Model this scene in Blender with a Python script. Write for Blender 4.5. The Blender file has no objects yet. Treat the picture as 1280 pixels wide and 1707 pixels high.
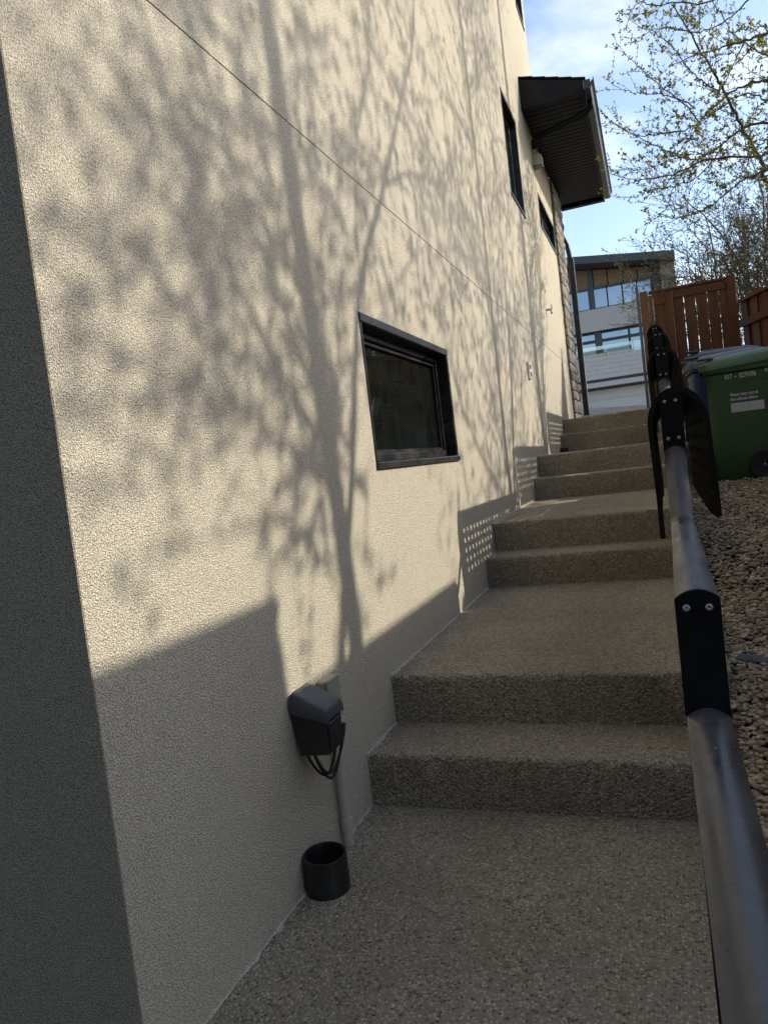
import bpy, math, random
import numpy as np
from mathutils import Vector, Matrix

# ------------------------------------------------------------------ camera, sky, sun, exposure
sc = bpy.context.scene
col = sc.collection
YAW, PITCH, ROLL, FPX = math.radians(20.728), math.radians(3.173), math.radians(6.842), 1211.93
def cam_axes():
    c, s = math.cos(YAW), math.sin(YAW)
    fwd = Vector((-s, c, 0)); right = Vector((c, s, 0)); up = Vector((0, 0, 1))
    c, s = math.cos(PITCH), math.sin(PITCH)
    fwd2 = fwd * c - up * s; up2 = up * c + fwd * s
    c, s = math.cos(ROLL), math.sin(ROLL)
    return right * c - up2 * s, up2 * c + right * s, fwd2
CR, CU, CF = cam_axes()
cd = bpy.data.cameras.new('camera'); cam = bpy.data.objects.new('camera', cd); col.objects.link(cam)
cd.sensor_fit = 'VERTICAL'; cd.sensor_height = 36.0; cd.lens = FPX / 1707.0 * 36.0
cd.clip_start = 0.02; cd.clip_end = 2000
cam.matrix_world = Matrix(((CR.x, CU.x, -CF.x, 0), (CR.y, CU.y, -CF.y, 0), (CR.z, CU.z, -CF.z, 0), (0, 0, 0, 1)))
sc.camera = cam

SUN_DIR = Vector((1.0, 0.55, 0.70)).normalized()          # towards the sun
SUN_EL = math.asin(SUN_DIR.z); SUN_ROT = math.atan2(SUN_DIR.x, SUN_DIR.y)
sd = bpy.data.lights.new('sun', 'SUN'); sun = bpy.data.objects.new('sun', sd); col.objects.link(sun)
sd.energy = 2.0; sd.angle = math.radians(0.50); sd.color = (1.0, 0.92, 0.79)
sun.rotation_euler = SUN_DIR.to_track_quat('Z', 'Y').to_euler(); sun.location = (6, 3, 12)

world = bpy.data.worlds.new('World'); sc.world = world; world.use_nodes = True
def build_world():
    nt = world.node_tree; nt.nodes.clear()
    N = nt.nodes.new; L = nt.links.new
    out = N('ShaderNodeOutputWorld'); bg = N('ShaderNodeBackground')
    sky = N('ShaderNodeTexSky'); sky.sky_type = 'NISHITA'; sky.sun_disc = False
    sky.sun_elevation = SUN_EL; sky.sun_rotation = SUN_ROT; sky.air_density = 1.0; sky.dust_density = 1.3; sky.ozone_density = 1.3
    tc = N('ShaderNodeTexCoord'); sep = N('ShaderNodeSeparateXYZ'); L(tc.outputs['Generated'], sep.inputs[0])
    ad = N('ShaderNodeMath'); ad.operation = 'ADD'; ad.inputs[1].default_value = 0.28; L(sep.outputs['Z'], ad.inputs[0])
    mx = N('ShaderNodeMath'); mx.operation = 'MAXIMUM'; mx.inputs[1].default_value = 0.05; L(ad.outputs[0], mx.inputs[0])
    dx = N('ShaderNodeMath'); dx.operation = 'DIVIDE'; L(sep.outputs['X'], dx.inputs[0]); L(mx.outputs[0], dx.inputs[1])
    dy = N('ShaderNodeMath'); dy.operation = 'DIVIDE'; L(sep.outputs['Y'], dy.inputs[0]); L(mx.outputs[0], dy.inputs[1])
    cb = N('ShaderNodeCombineXYZ'); L(dx.outputs[0], cb.inputs[0]); L(dy.outputs[0], cb.inputs[1])
    n1 = N('ShaderNodeTexNoise'); n1.inputs['Scale'].default_value = 2.2; n1.inputs['Detail'].default_value = 9; n1.inputs['Roughness'].default_value = 0.58; n1.inputs['Distortion'].default_value = 0.25
    mp = N('ShaderNodeMapping'); mp.inputs['Location'].default_value = (4.4, 3.9, 5.0); L(cb.outputs[0], mp.inputs[0]); L(mp.outputs[0], n1.inputs['Vector'])
    rp = N('ShaderNodeValToRGB'); rp.color_ramp.elements[0].position = 0.49; rp.color_ramp.elements[1].position = 0.64
    L(n1.outputs[0], rp.inputs[0])
    cl = N('ShaderNodeMixRGB'); cl.blend_type = 'MIX'; 
    lit = N('ShaderNodeMixRGB'); lit.blend_type = 'ADD'; lit.inputs[0].default_value = 1.0; lit.inputs[2].default_value = (2.3, 1.9, 1.4, 1); L(sky.outputs[0], lit.inputs[1])
    L(lit.outputs[0], cl.inputs[2])
    sm = N('ShaderNodeMath'); sm.operation = 'MULTIPLY'; sm.inputs[1].default_value = 0.95; L(rp.outputs[0], sm.inputs[0])
    L(sm.outputs[0], cl.inputs[0]); L(sky.outputs[0], cl.inputs[1])
    L(cl.outputs[0], bg.inputs['Color']); bg.inputs['Strength'].default_value = 0.115
    L(bg.outputs[0], out.inputs['Surface'])
build_world()
sc.view_settings.view_transform = 'Standard'; sc.view_settings.look = 'None'
sc.view_settings.gamma = 1.0; sc.view_settings.exposure = 1.18; sc.view_settings.use_curve_mapping = False
sc.cycles.max_bounces = 4; sc.cycles.diffuse_bounces = 3; sc.cycles.glossy_bounces = 2; sc.cycles.transmission_bounces = 3; sc.cycles.transparent_max_bounces = 6; sc.cycles.caustics_reflective = False; sc.cycles.caustics_refractive = False; sc.cycles.use_light_tree = False

# ------------------------------------------------------------------ helpers
rng = random.Random(7)
def ray(px, py):
    return CR * ((px - 640) / FPX) - CU * ((py - 853.5) / FPX) + CF
def at(px, py, Y):
    r = ray(px, py); return r * (Y / r.y)
def at_wall(px, py, X):
    r = ray(px, py); return r * (X / r.x)

class MB:
    def __init__(s): s.v = []; s.f = []
    def add(s, vs, fs):
        o = len(s.v); s.v += [tuple(p) for p in vs]; s.f += [tuple(i + o for i in f) for f in fs]; return s
    def box(s, x0, x1, y0, y1, z0, z1, M=None):
        vs = [Vector((x, y, z)) for z in (z0, z1) for y in (y0, y1) for x in (x0, x1)]
        if M: vs = [M @ p for p in vs]
        return s.add(vs, [(0, 2, 3, 1), (4, 5, 7, 6), (0, 1, 5, 4), (2, 6, 7, 3), (0, 4, 6, 2), (1, 3, 7, 5)])
    def bbox(s, x0, x1, y0, y1, z0, z1, c=0.004, M=None):      # box with chamfered edges
        vs = []; ids = {}
        for ix in (0, 1):
            for iy in (0, 1):
                for iz in (0, 1):
                    X = (x0, x1)[ix]; Y = (y0, y1)[iy]; Z = (z0, z1)[iz]
                    sx, sy, sz = (1 - 2 * ix) * c, (1 - 2 * iy) * c, (1 - 2 * iz) * c
                    for k, p in enumerate(((X, Y + sy, Z + sz), (X + sx, Y, Z + sz), (X + sx, Y + sy, Z))):
                        ids[ix, iy, iz, k] = len(vs); vs.append(Vector(p))
        g = lambda ix, iy, iz, k: ids[ix, iy, iz, k]
        fs = []
        for a in (0, 1):
            f = [g(a, 0, 0, 0), g(a, 1, 0, 0), g(a, 1, 1, 0), g(a, 0, 1, 0)]; fs.append(f if a else f[::-1])
            f = [g(0, a, 0, 1), g(0, a, 1, 1), g(1, a, 1, 1), g(1, a, 0, 1)]; fs.append(f if a else f[::-1])
            f = [g(0, 0, a, 2), g(1, 0, a, 2), g(1, 1, a, 2), g(0, 1, a, 2)]; fs.append(f if a else f[::-1])
        for a in (0, 1):
            for b in (0, 1):
                fs.append([g(a, b, 0, 0), g(a, b, 1, 0), g(a, b, 1, 1), g(a, b, 0, 1)])
                fs.append([g(a, 0, b, 0), g(a, 1, b, 0), g(a, 1, b, 2), g(a, 0, b, 2)])
                fs.append([g(0, a, b, 1), g(1, a, b, 1), g(1, a, b, 2), g(0, a, b, 2)])
                for d in (0, 1): fs.append([g(a, b, d, 0), g(a, b, d, 1), g(a, b, d, 2)])
        if M: vs = [M @ p for p in vs]
        return s.add(vs, fs)
    def tube(s, path, radii, n=6, cap=True):
        P = [Vector(p) for p in path]
        if not hasattr(radii, '__len__'): radii = [radii] * len(P)
        o = len(s.v); up = Vector((0, 0, 1)); prev = None
        for i, p in enumerate(P):
            t = (P[min(i + 1, len(P) - 1)] - P[max(i - 1, 0)])
            t = t.normalized() if t.length > 1e-9 else Vector((0, 0, 1))
            if prev is None:
                a = t.cross(up) if abs(t.z) < 0.95 else t.cross(Vector((1, 0, 0)))
            else:
                a = prev - t * prev.dot(t)
            a.normalize(); prev = a; b = t.cross(a)
            for k in range(n):
                w = 2 * math.pi * k / n
                s.v.append(tuple(p + (a * math.cos(w) + b * math.sin(w)) * radii[i]))
        for i in range(len(P) - 1):
            for k in range(n):
                k2 = (k + 1) % n
                s.f.append((o + i * n + k, o + i * n + k2, o + (i + 1) * n + k2, o + (i + 1) * n + k))
        if cap and n > 2:
            s.f.append(tuple(o + k for k in range(n))[::-1]); s.f.append(tuple(o + (len(P) - 1) * n + k for k in range(n)))
        return s
    def lathe(s, prof, cx, cy, n=32, z0=0.0):
        o = len(s.v)
        for r, z in prof:
            for k in range(n):
                w = 2 * math.pi * k / n; s.v.append((cx + r * math.cos(w), cy + r * math.sin(w), z0 + z))
        for i in range(len(prof) - 1):
            for k in range(n):
                k2 = (k + 1) % n
                s.f.append((o + i * n + k, o + i * n + k2, o + (i + 1) * n + k2, o + (i + 1) * n + k))
        return s
    def sweep(s, prof, frames, closed=True, cap=True):          # prof (a,b); frames (origin, axis_a, axis_b)
        o = len(s.v); n = len(prof)
        for O, A, B in frames:
            for a, b in prof: s.v.append(tuple(Vector(O) + Vector(A) * a + Vector(B) * b))
        m = n if closed else n - 1
        for i in range(len(frames) - 1):
            for k in range(m):
                k2 = (k + 1) % n
                s.f.append((o + i * n + k, o + i * n + k2, o + (i + 1) * n + k2, o + (i + 1) * n + k))
        if cap and closed:
            s.f.append(tuple(o + k for k in range(n))[::-1]); s.f.append(tuple(o + (len(frames) - 1) * n + k for k in range(n)))
        return s
    def mesh(s, name, mat, smooth=False):
        me = bpy.data.meshes.new(name); me.from_pydata(s.v, [], s.f); me.update()
        if mat: me.materials.append(mat)
        if smooth: me.polygons.foreach_set('use_smooth', [True] * len(me.polygons))
        return me
    def build(s, name, mat, parent=None, smooth=False, loc=None):
        return put(name, s.mesh(name, mat, smooth), parent, loc)
def recalc(o):
    import bmesh
    b = bmesh.new(); b.from_mesh(o.data); bmesh.ops.recalc_face_normals(b, faces=b.faces); b.to_mesh(o.data); b.free(); return o
def autosmooth(o, ang=35):
    o.data.polygons.foreach_set('use_smooth', [True] * len(o.data.polygons))
    o.data.set_sharp_from_angle(angle=math.radians(ang)); return o
def put(name, me, parent=None, loc=None, rot=None, scale=None):
    o = bpy.data.objects.new(name, me); col.objects.link(o)
    if loc is not None: o.location = loc
    if rot is not None: o.rotation_euler = rot
    if scale is not None: o.scale = scale
    if parent is not None: o.parent = parent
    return o
def empty(name, loc=(0, 0, 0), rz=0.0):
    o = bpy.data.objects.new(name, None); col.objects.link(o); o.location = loc; o.rotation_euler = (0, 0, rz); o.empty_display_size = 0.1
    return o
def tag(o, label=None, cat=None, group=None, kind=None):
    if label: o['label'] = label
    if cat: o['category'] = cat
    if group: o['group'] = group
    if kind: o['kind'] = kind
    return o

# ------------------------------------------------------------------ materials
def mat(name, color=(0.5, 0.5, 0.5), rough=0.6, metal=0.0, spec=0.5):
    m = bpy.data.materials.new(name); m.use_nodes = True
    b = m.node_tree.nodes['Principled BSDF']
    b.inputs['Base Color'].default_value = (*color, 1); b.inputs['Roughness'].default_value = rough
    b.inputs['Metallic'].default_value = metal; b.inputs['Specular IOR Level'].default_value = spec
    return m
class NT:
    def __init__(s, m):
        s.nt = m.node_tree; s.b = s.nt.nodes['Principled BSDF']; s.tc = s.nt.nodes.new('ShaderNodeTexCoord')
    def L(s, a, b): s.nt.links.new(a, b)
    def map(s, scale=(1, 1, 1), src='Object'):
        n = s.nt.nodes.new('ShaderNodeMapping'); n.inputs['Scale'].default_value = scale; s.L(s.tc.outputs[src], n.inputs[0]); return n.outputs[0]
    def noise(s, scale, detail=4, rough=0.5, vec=None, dist=0.0):
        n = s.nt.nodes.new('ShaderNodeTexNoise'); n.inputs['Scale'].default_value = scale; n.inputs['Detail'].default_value = detail
        n.inputs['Roughness'].default_value = rough; n.inputs['Distortion'].default_value = dist
        s.L(vec if vec is not None else s.tc.outputs['Object'], n.inputs['Vector']); return n.outputs[0]
    def voro(s, scale, feature='F1', vec=None, out='Distance', rnd=1.0):
        n = s.nt.nodes.new('ShaderNodeTexVoronoi'); n.feature = feature; n.inputs['Scale'].default_value = scale; n.inputs['Randomness'].default_value = rnd
        s.L(vec if vec is not None else s.tc.outputs['Object'], n.inputs['Vector']); return n.outputs[out]
    def ramp(s, src, stops):
        n = s.nt.nodes.new('ShaderNodeValToRGB'); e = n.color_ramp.elements
        while len(e) < len(stops): e.new(0.5)
        for k, (p, c) in enumerate(stops):
            e[k].position = p; e[k].color = (*c, 1) if hasattr(c, '__len__') else (c, c, c, 1)
        s.L(src, n.inputs[0]); return n.outputs[0]
    def mix(s, fac, a, b, mode='MIX'):
        n = s.nt.nodes.new('ShaderNodeMixRGB'); n.blend_type = mode
        for k, x in ((0, fac), (1, a), (2, b)):
            if isinstance(x, (int, float)): n.inputs[k].default_value = x if k == 0 else (x, x, x, 1)
            elif isinstance(x, tuple): n.inputs[k].default_value = (*x, 1)
            else: s.L(x, n.inputs[k])
        return n.outputs[0]
    def math(s, op, a, b=0.0):
        n = s.nt.nodes.new('ShaderNodeMath'); n.operation = op
        for k, x in ((0, a), (1, b)):
            if isinstance(x, (int, float)): n.inputs[k].default_value = x
            else: s.L(x, n.inputs[k])
        return n.outputs[0]
    def bump(s, h, strength=0.5, dist=0.002, nrm=None):
        n = s.nt.nodes.new('ShaderNodeBump'); n.inputs['Strength'].default_value = strength; n.inputs['Distance'].default_value = dist
        s.L(h, n.inputs['Height'])
        if nrm is not None: s.L(nrm, n.inputs['Normal'])
        return n.outputs[0]
    def color(s, c): s.L(c, s.b.inputs['Base Color'])
    def rough(s, c): s.L(c, s.b.inputs['Roughness'])
    def normal(s, c): s.L(c, s.b.inputs['Normal'])

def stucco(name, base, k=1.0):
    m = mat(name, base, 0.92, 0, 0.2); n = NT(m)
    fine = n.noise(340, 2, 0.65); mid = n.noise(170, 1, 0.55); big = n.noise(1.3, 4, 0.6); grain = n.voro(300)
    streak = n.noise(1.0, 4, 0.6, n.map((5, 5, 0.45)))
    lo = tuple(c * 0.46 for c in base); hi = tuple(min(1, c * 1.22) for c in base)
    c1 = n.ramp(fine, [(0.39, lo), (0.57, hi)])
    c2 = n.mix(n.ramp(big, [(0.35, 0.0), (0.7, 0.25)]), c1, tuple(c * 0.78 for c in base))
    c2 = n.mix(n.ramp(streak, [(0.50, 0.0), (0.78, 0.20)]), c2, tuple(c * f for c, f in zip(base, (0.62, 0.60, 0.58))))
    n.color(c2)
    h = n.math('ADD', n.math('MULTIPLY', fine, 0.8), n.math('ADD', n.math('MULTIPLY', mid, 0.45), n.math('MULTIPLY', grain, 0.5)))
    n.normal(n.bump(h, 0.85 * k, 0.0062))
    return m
M = {}
M['stucco'] = stucco('stucco_beige', (0.69, 0.625, 0.49))
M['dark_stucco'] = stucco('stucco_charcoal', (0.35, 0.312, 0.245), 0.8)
M['white_stucco'] = stucco('caulk', (0.70, 0.65, 0.53))
def aggregate(name, dark=(0.13, 0.10, 0.063), light=(0.83, 0.715, 0.505)):
    m = mat(name, light, 0.9, 0, 0.3); n = NT(m)
    cellc = n.voro(130, 'F1', None, 'Color'); d = n.voro(130); fine = n.noise(420, 2, 0.6); big = n.noise(2.4, 4, 0.62); patch = n.noise(9, 3, 0.6)
    sepn = n.nt.nodes.new('ShaderNodeSeparateColor'); n.L(cellc, sepn.inputs[0])
    stone = n.ramp(sepn.outputs[0], [(0.10, dark), (0.34, tuple((a + b) / 2 for a, b in zip(dark, light))), (0.62, light), (0.86, (0.44, 0.31, 0.19)), (0.955, (0.58, 0.50, 0.36)), (1.0, (0.92, 0.86, 0.72))])
    mortar = tuple(c * 0.48 for c in light)  # cement between stones, darkened to paint in their shadowed gaps
    c = n.mix(n.ramp(d, [(0.42, 0.0), (0.60, 1.0)]), stone, mortar)
    c = n.mix(n.ramp(fine, [(0.3, 0.40), (0.6, 0.0)]), c, tuple(x * 0.45 for x in light))
    c = n.mix(n.ramp(big, [(0.38, 0.26), (0.60, 0.0)]), c, (0.18, 0.155, 0.10))
    c = n.mix(n.ramp(patch, [(0.40, 0.0), (0.75, 0.22)]), c, (0.36, 0.33, 0.28))
    n.color(c)
    h = n.math('ADD', n.math('MULTIPLY', n.math('SUBTRACT', 0.7, d), 1.0), n.math('MULTIPLY', fine, 0.55))
    h = n.math('ADD', h, n.math('MULTIPLY', n.noise(45, 1, 0.5), 0.6))
    n.normal(n.bump(h, 1.0, 0.012)); return m
M['agg'] = aggregate('exposed_aggregate')
M['drive'] = aggregate('driveway_aggregate', (0.24, 0.22, 0.19), (0.70, 0.65, 0.57))

def black_paint(name, c=0.016, r=0.33):
    m = mat(name, (c, c, c * 1.06), r, 0, 0.5 if c > 0.01 else 0.2); n = NT(m)
    sm = n.noise(14, 5, 0.65, n.map((1, 0.35, 1))); sp = n.noise(120, 2, 0.6); dust = n.noise(5, 5, 0.7)
    n.rough(n.mix(n.ramp(sp, [(0.55, 0.0), (0.7, 0.5)]), n.ramp(sm, [(0.3, r - 0.12), (0.7, r + 0.18)]), (0.7, 0.7, 0.7)))
    sc1 = n.noise(60, 3, 0.6, n.map((0.3, 3, 1)))
    c0 = n.mix(n.ramp(sm, [(0.42, 0.0), (0.78, 0.6)]), (c, c, c * 1.08), (c * 2.6, c * 2.5, c * 2.4))
    c0 = n.mix(n.ramp(dust, [(0.50, 0.0), (0.72, 0.35 if c > 0.01 else 0.0)]), c0, (0.16, 0.15, 0.13))
    c0 = n.mix(n.ramp(sp, [(0.70, 0.0), (0.76, 0.35 if c > 0.01 else 0.0)]), c0, (0.30, 0.29, 0.27))
    n.color(c0)
    n.normal(n.bump(sc1, 0.05, 0.001)); return m
M['rail'] = black_paint('rail_black', 0.038, 0.33)
M['plate'] = black_paint('plate_shaded_black', 0.0045, 0.6)  # black of the railing with the deep shade on its faces painted in
M['frame'] = black_paint('window_frame_black', 0.018, 0.32)
M['steel'] = mat('bolt_steel', (0.42, 0.41, 0.39), 0.42, 0.9)
def rubber():
    m = mat('rubber_mat', (0.010, 0.010, 0.010), 0.7, 0, 0.2); n = NT(m)
    d = n.noise(18, 5, 0.6); n.color(n.ramp(d, [(0.4, (0.007, 0.007, 0.007)), (0.75, (0.020, 0.018, 0.016))])); n.normal(n.bump(n.noise(200, 2), 0.2, 0.001)); return m
M['rubber'] = rubber()
def wood(name, a, b, sc_=(6, 6, 0.7)):
    m = mat(name, a, 0.72, 0, 0.3); n = NT(m)
    oi = n.nt.nodes.new('ShaderNodeObjectInfo')
    ad = n.nt.nodes.new('ShaderNodeVectorMath'); ad.operation = 'ADD'; n.L(n.map(sc_), ad.inputs[0])
    sv = n.nt.nodes.new('ShaderNodeVectorMath'); sv.operation = 'SCALE'; sv.inputs[0].default_value = (31, 17, 23); n.L(oi.outputs['Random'], sv.inputs['Scale']); n.L(sv.outputs[0], ad.inputs[1])
    g = n.noise(6, 6, 0.65, ad.outputs[0], 1.2); g2 = n.noise(2.0, 3, 0.5, ad.outputs[0]); kn = n.voro(1.3, 'F1', ad.outputs[0])
    c = n.ramp(g, [(0.3, a), (0.7, b)])
    c = n.mix(n.ramp(g2, [(0.4, 0.0), (0.7, 0.45)]), c, tuple(x * 0.6 for x in a))
    c = n.mix(n.ramp(kn, [(0.035, 0.8), (0.075, 0.0)]), c, tuple(x * 0.25 for x in a))
    c = n.mix(n.math('MULTIPLY', oi.outputs['Random'], 0.45), c, tuple(x * 0.55 for x in b))
    n.color(c); n.normal(n.bump(g, 0.3, 0.003)); return m
M['cedar'] = wood('cedar_stained', (0.090, 0.036, 0.017), (0.185, 0.078, 0.034))
M['cedar_lit'] = wood('cedar_lit_side', (0.17, 0.085, 0.04), (0.28, 0.145, 0.068))  # lighter copy of the cedar, light on the left post put into the colour
M['soffit_wood'] = wood('soffit_wood', (0.20, 0.125, 0.075), (0.33, 0.22, 0.14), (0.7, 3, 6))
M['greywood'] = mat('weathered_post', (0.13, 0.135, 0.14), 0.8)
def plastic(name, c, r=0.45):
    m = mat(name, c, r, 0, 0.45); n = NT(m)
    d = n.noise(5, 5, 0.6); g = n.noise(400, 2, 0.5)
    n.color(n.mix(n.ramp(d, [(0.42, 0.0), (0.75, 0.30)]), c, tuple(x * 0.55 + 0.03 for x in c)))
    n.normal(n.bump(g, 0.12, 0.001)); n.rough(n.ramp(d, [(0.3, r), (0.7, r + 0.15)])); return m
M['green'] = plastic('cart_green', (0.044, 0.092, 0.032))
M['green_lid'] = plastic('cart_green_lid', (0.10, 0.165, 0.08), 0.38)
M['blue'] = plastic('cart_blue', (0.030, 0.060, 0.140))
M['blue_lid'] = plastic('cart_blue_lid', (0.13, 0.15, 0.19), 0.38)
M['blk_cart'] = plastic('cart_black', (0.020, 0.021, 0.022))
M['lidgrey'] = plastic('cart_lid_grey', (0.09, 0.092, 0.095), 0.34)
M['tyre'] = mat('cart_tyre', (0.014, 0.014, 0.015), 0.6)
M['white'] = mat('print_white', (0.72, 0.72, 0.69), 0.6)
M['label'] = mat('label_grey', (0.50, 0.50, 0.47), 0.6)
M['ink'] = mat('pencil_ink', (0.12, 0.12, 0.12), 0.7)
def metal_painted(name, c, r, sp=0.5):
    m = mat(name, c, r, 0, sp); n = NT(m); d = n.noise(11, 5, 0.62)
    n.color(n.mix(n.ramp(d, [(0.4, 0.0), (0.75, 0.4)]), c, tuple(x * 1.5 + 0.02 for x in c))); n.normal(n.bump(n.noise(160, 2), 0.06, 0.001)); return m
M['eave'] = metal_painted('eave_charcoal', (0.009, 0.009, 0.012), 0.5, 0.14)
M['soffit'] = metal_painted('soffit_charcoal', (0.013, 0.0125, 0.015), 0.55, 0.14)
M['gutter'] = metal_painted('gutter_charcoal', (0.028, 0.028, 0.031), 0.36)
M['shingle'] = stucco('shingle_dark', (0.02, 0.019, 0.02), 1.2)
M['boxplastic'] = metal_painted('utility_black_plastic', (0.017, 0.017, 0.019), 0.55)
M['boxlid'] = metal_painted('utility_grey_lid', (0.058, 0.060, 0.066), 0.62)
M['beigebox'] = metal_painted('utility_beige_box', (0.30, 0.285, 0.215), 0.6)
M['pvc'] = metal_painted('conduit_grey', (0.50, 0.465, 0.39), 0.5)
M['abs'] = metal_painted('abs_black', (0.012, 0.012, 0.012), 0.38)
M['cable'] = mat('cable_black', (0.012, 0.012, 0.012), 0.5)
M['glass'] = mat('dark_glass', (0.010, 0.012, 0.010), 0.015, 0, 0.55)
M['greenglass'] = mat('green_tint_glass', (0.030, 0.065, 0.050), 0.03, 0, 0.6)
M['farglass'] = mat('coated_glass', (0.30, 0.36, 0.43), 0.04, 0.75, 0.6)
def clear_glass():
    m = bpy.data.materials.new('balustrade_glass'); m.use_nodes = True; nt = m.node_tree; nt.nodes.clear()
    o = nt.nodes.new('ShaderNodeOutputMaterial'); g = nt.nodes.new('ShaderNodeBsdfGlossy'); t = nt.nodes.new('ShaderNodeBsdfTransparent'); x = nt.nodes.new('ShaderNodeMixShader')
    g.inputs['Roughness'].default_value = 0.03; t.inputs['Color'].default_value = (0.80, 0.88, 0.86, 1); x.inputs[0].default_value = 0.28
    nt.links.new(t.outputs[0], x.inputs[1]); nt.links.new(g.outputs[0], x.inputs[2]); nt.links.new(x.outputs[0], o.inputs[0]); return m
M['balglass'] = clear_glass()
M['fargrey'] = stucco('far_wall_grey', (0.56, 0.53, 0.50))
M['farsiding'] = metal_painted('far_siding_grey', (0.46, 0.44, 0.42), 0.7)
M['fardoor'] = metal_painted('far_garage_door', (0.50, 0.49, 0.48), 0.6)
M['fartrim'] = metal_painted('far_trim_dark', (0.045, 0.052, 0.062), 0.5)
M['farstone'] = stucco('far_chimney_stone', (0.34, 0.30, 0.23), 1.2)
def stone_veneer():
    m = mat('stone_veneer', (0.4, 0.38, 0.34), 0.9, 0, 0.2); n = NT(m)
    oi = n.nt.nodes.new('ShaderNodeObjectInfo'); d = n.noise(14, 5, 0.65); f = n.noise(90, 3, 0.6)
    c = n.ramp(oi.outputs['Random'], [(0.0, (0.24, 0.22, 0.19)), (0.5, (0.42, 0.38, 0.31)), (1.0, (0.52, 0.48, 0.41))])
    n.color(n.mix(n.ramp(d, [(0.35, 0.5), (0.7, 0.0)]), c, (0.17, 0.16, 0.145))); n.normal(n.bump(n.math('ADD', d, n.math('MULTIPLY', f, 0.4)), 0.9, 0.012)); return m
M['veneer'] = stone_veneer()
M['mortar'] = stucco('mortar', (0.22, 0.205, 0.18))
def pebbles():
    m = mat('river_pebbles', (0.3, 0.25, 0.2), 0.78, 0, 0.35); n = NT(m)
    g = n.nt.nodes.new('ShaderNodeNewGeometry')
    c = n.ramp(g.outputs['Random Per Island'], [(0.0, (0.13, 0.11, 0.085)), (0.22, (0.29, 0.225, 0.145)), (0.5, (0.42, 0.315, 0.19)), (0.75, (0.50, 0.335, 0.19)), (0.9, (0.56, 0.44, 0.285)), (1.0, (0.66, 0.58, 0.45))])
    d = n.noise(70, 4, 0.6); n.color(n.mix(n.ramp(d, [(0.35, 0.35), (0.7, 0.0)]), c, (0.15, 0.13, 0.10))); n.normal(n.bump(d, 0.25, 0.002)); return m
M['pebble'] = pebbles()
def ground_mat():
    m = mat('ground_soil', (0.1, 0.085, 0.06), 0.95, 0, 0.1); n = NT(m); d = n.noise(0.7, 6, 0.6); f = n.voro(45); e = n.noise(30, 4, 0.6)
    c = n.ramp(d, [(0.35, (0.085, 0.07, 0.052)), (0.55, (0.12, 0.10, 0.075)), (0.75, (0.07, 0.085, 0.035))])
    n.color(n.mix(n.ramp(e, [(0.4, 0.4), (0.65, 0.0)]), c, (0.05, 0.045, 0.035))); n.normal(n.bump(n.math('ADD', e, f), 0.8, 0.02)); return m
M['ground'] = ground_mat()
def bark(name, a, b):
    m = mat(name, a, 0.88, 0, 0.2); n = NT(m); d = n.noise(22, 5, 0.65, n.map((1, 1, 0.3))); n.color(n.ramp(d, [(0.35, a), (0.7, b)])); n.normal(n.bump(d, 0.5, 0.006)); return m
M['bark'] = bark('bark_grey', (0.060, 0.052, 0.042), (0.14, 0.125, 0.10))
M['bark2'] = bark('bark_brown', (0.075, 0.058, 0.042), (0.15, 0.12, 0.09))
def leaf(name, a, b):
    m = bpy.data.materials.new(name); m.use_nodes = True; nt = m.node_tree; nt.nodes.clear(); N = nt.nodes.new; L = nt.links.new
    o = N('ShaderNodeOutputMaterial'); g = N('ShaderNodeNewGeometry'); r = N('ShaderNodeValToRGB'); r.color_ramp.elements[0].color = (*a, 1); r.color_ramp.elements[1].color = (*b, 1)
    L(g.outputs['Random Per Island'], r.inputs[0]); d = N('ShaderNodeBsdfDiffuse'); t = N('ShaderNodeBsdfTranslucent'); L(r.outputs[0], d.inputs[0]); L(r.outputs[0], t.inputs[0])
    x = N('ShaderNodeMixShader'); x.inputs[0].default_value = 0.5; L(d.outputs[0], x.inputs[1]); L(t.outputs[0], x.inputs[2]); L(x.outputs[0], o.inputs[0]); return m
M['leaf'] = leaf('spring_leaf', (0.115, 0.12, 0.035), (0.33, 0.31, 0.06))
M['leaf2'] = leaf('olive_bud', (0.085, 0.085, 0.04), (0.21, 0.20, 0.085))
M['slate'] = metal_painted('slate_grey', (0.075, 0.08, 0.085), 0.7)
M['dryleaf'] = leaf('dry_leaf', (0.20, 0.13, 0.07), (0.34, 0.27, 0.16))

# ------------------------------------------------------------------ measures (metres, camera at the origin)
WX = -0.970                                  # face of the stucco wall
SY = [2.137, 2.430, 4.117, 4.401, 6.179, 6.503, 8.417, 8.748]
SZ = [-0.916, -0.744, -0.572, -0.396, -0.214, -0.028, 0.173, 0.351]
Z0 = -1.085                                  # lower landing
SX1 = 0.16                                   # right edge of the slabs
GROOVE = 1.117
def gravel_z(y):
    return -0.85 + (0.08 if y > 2.3 else 0.17) * (y - 2.3)

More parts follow.
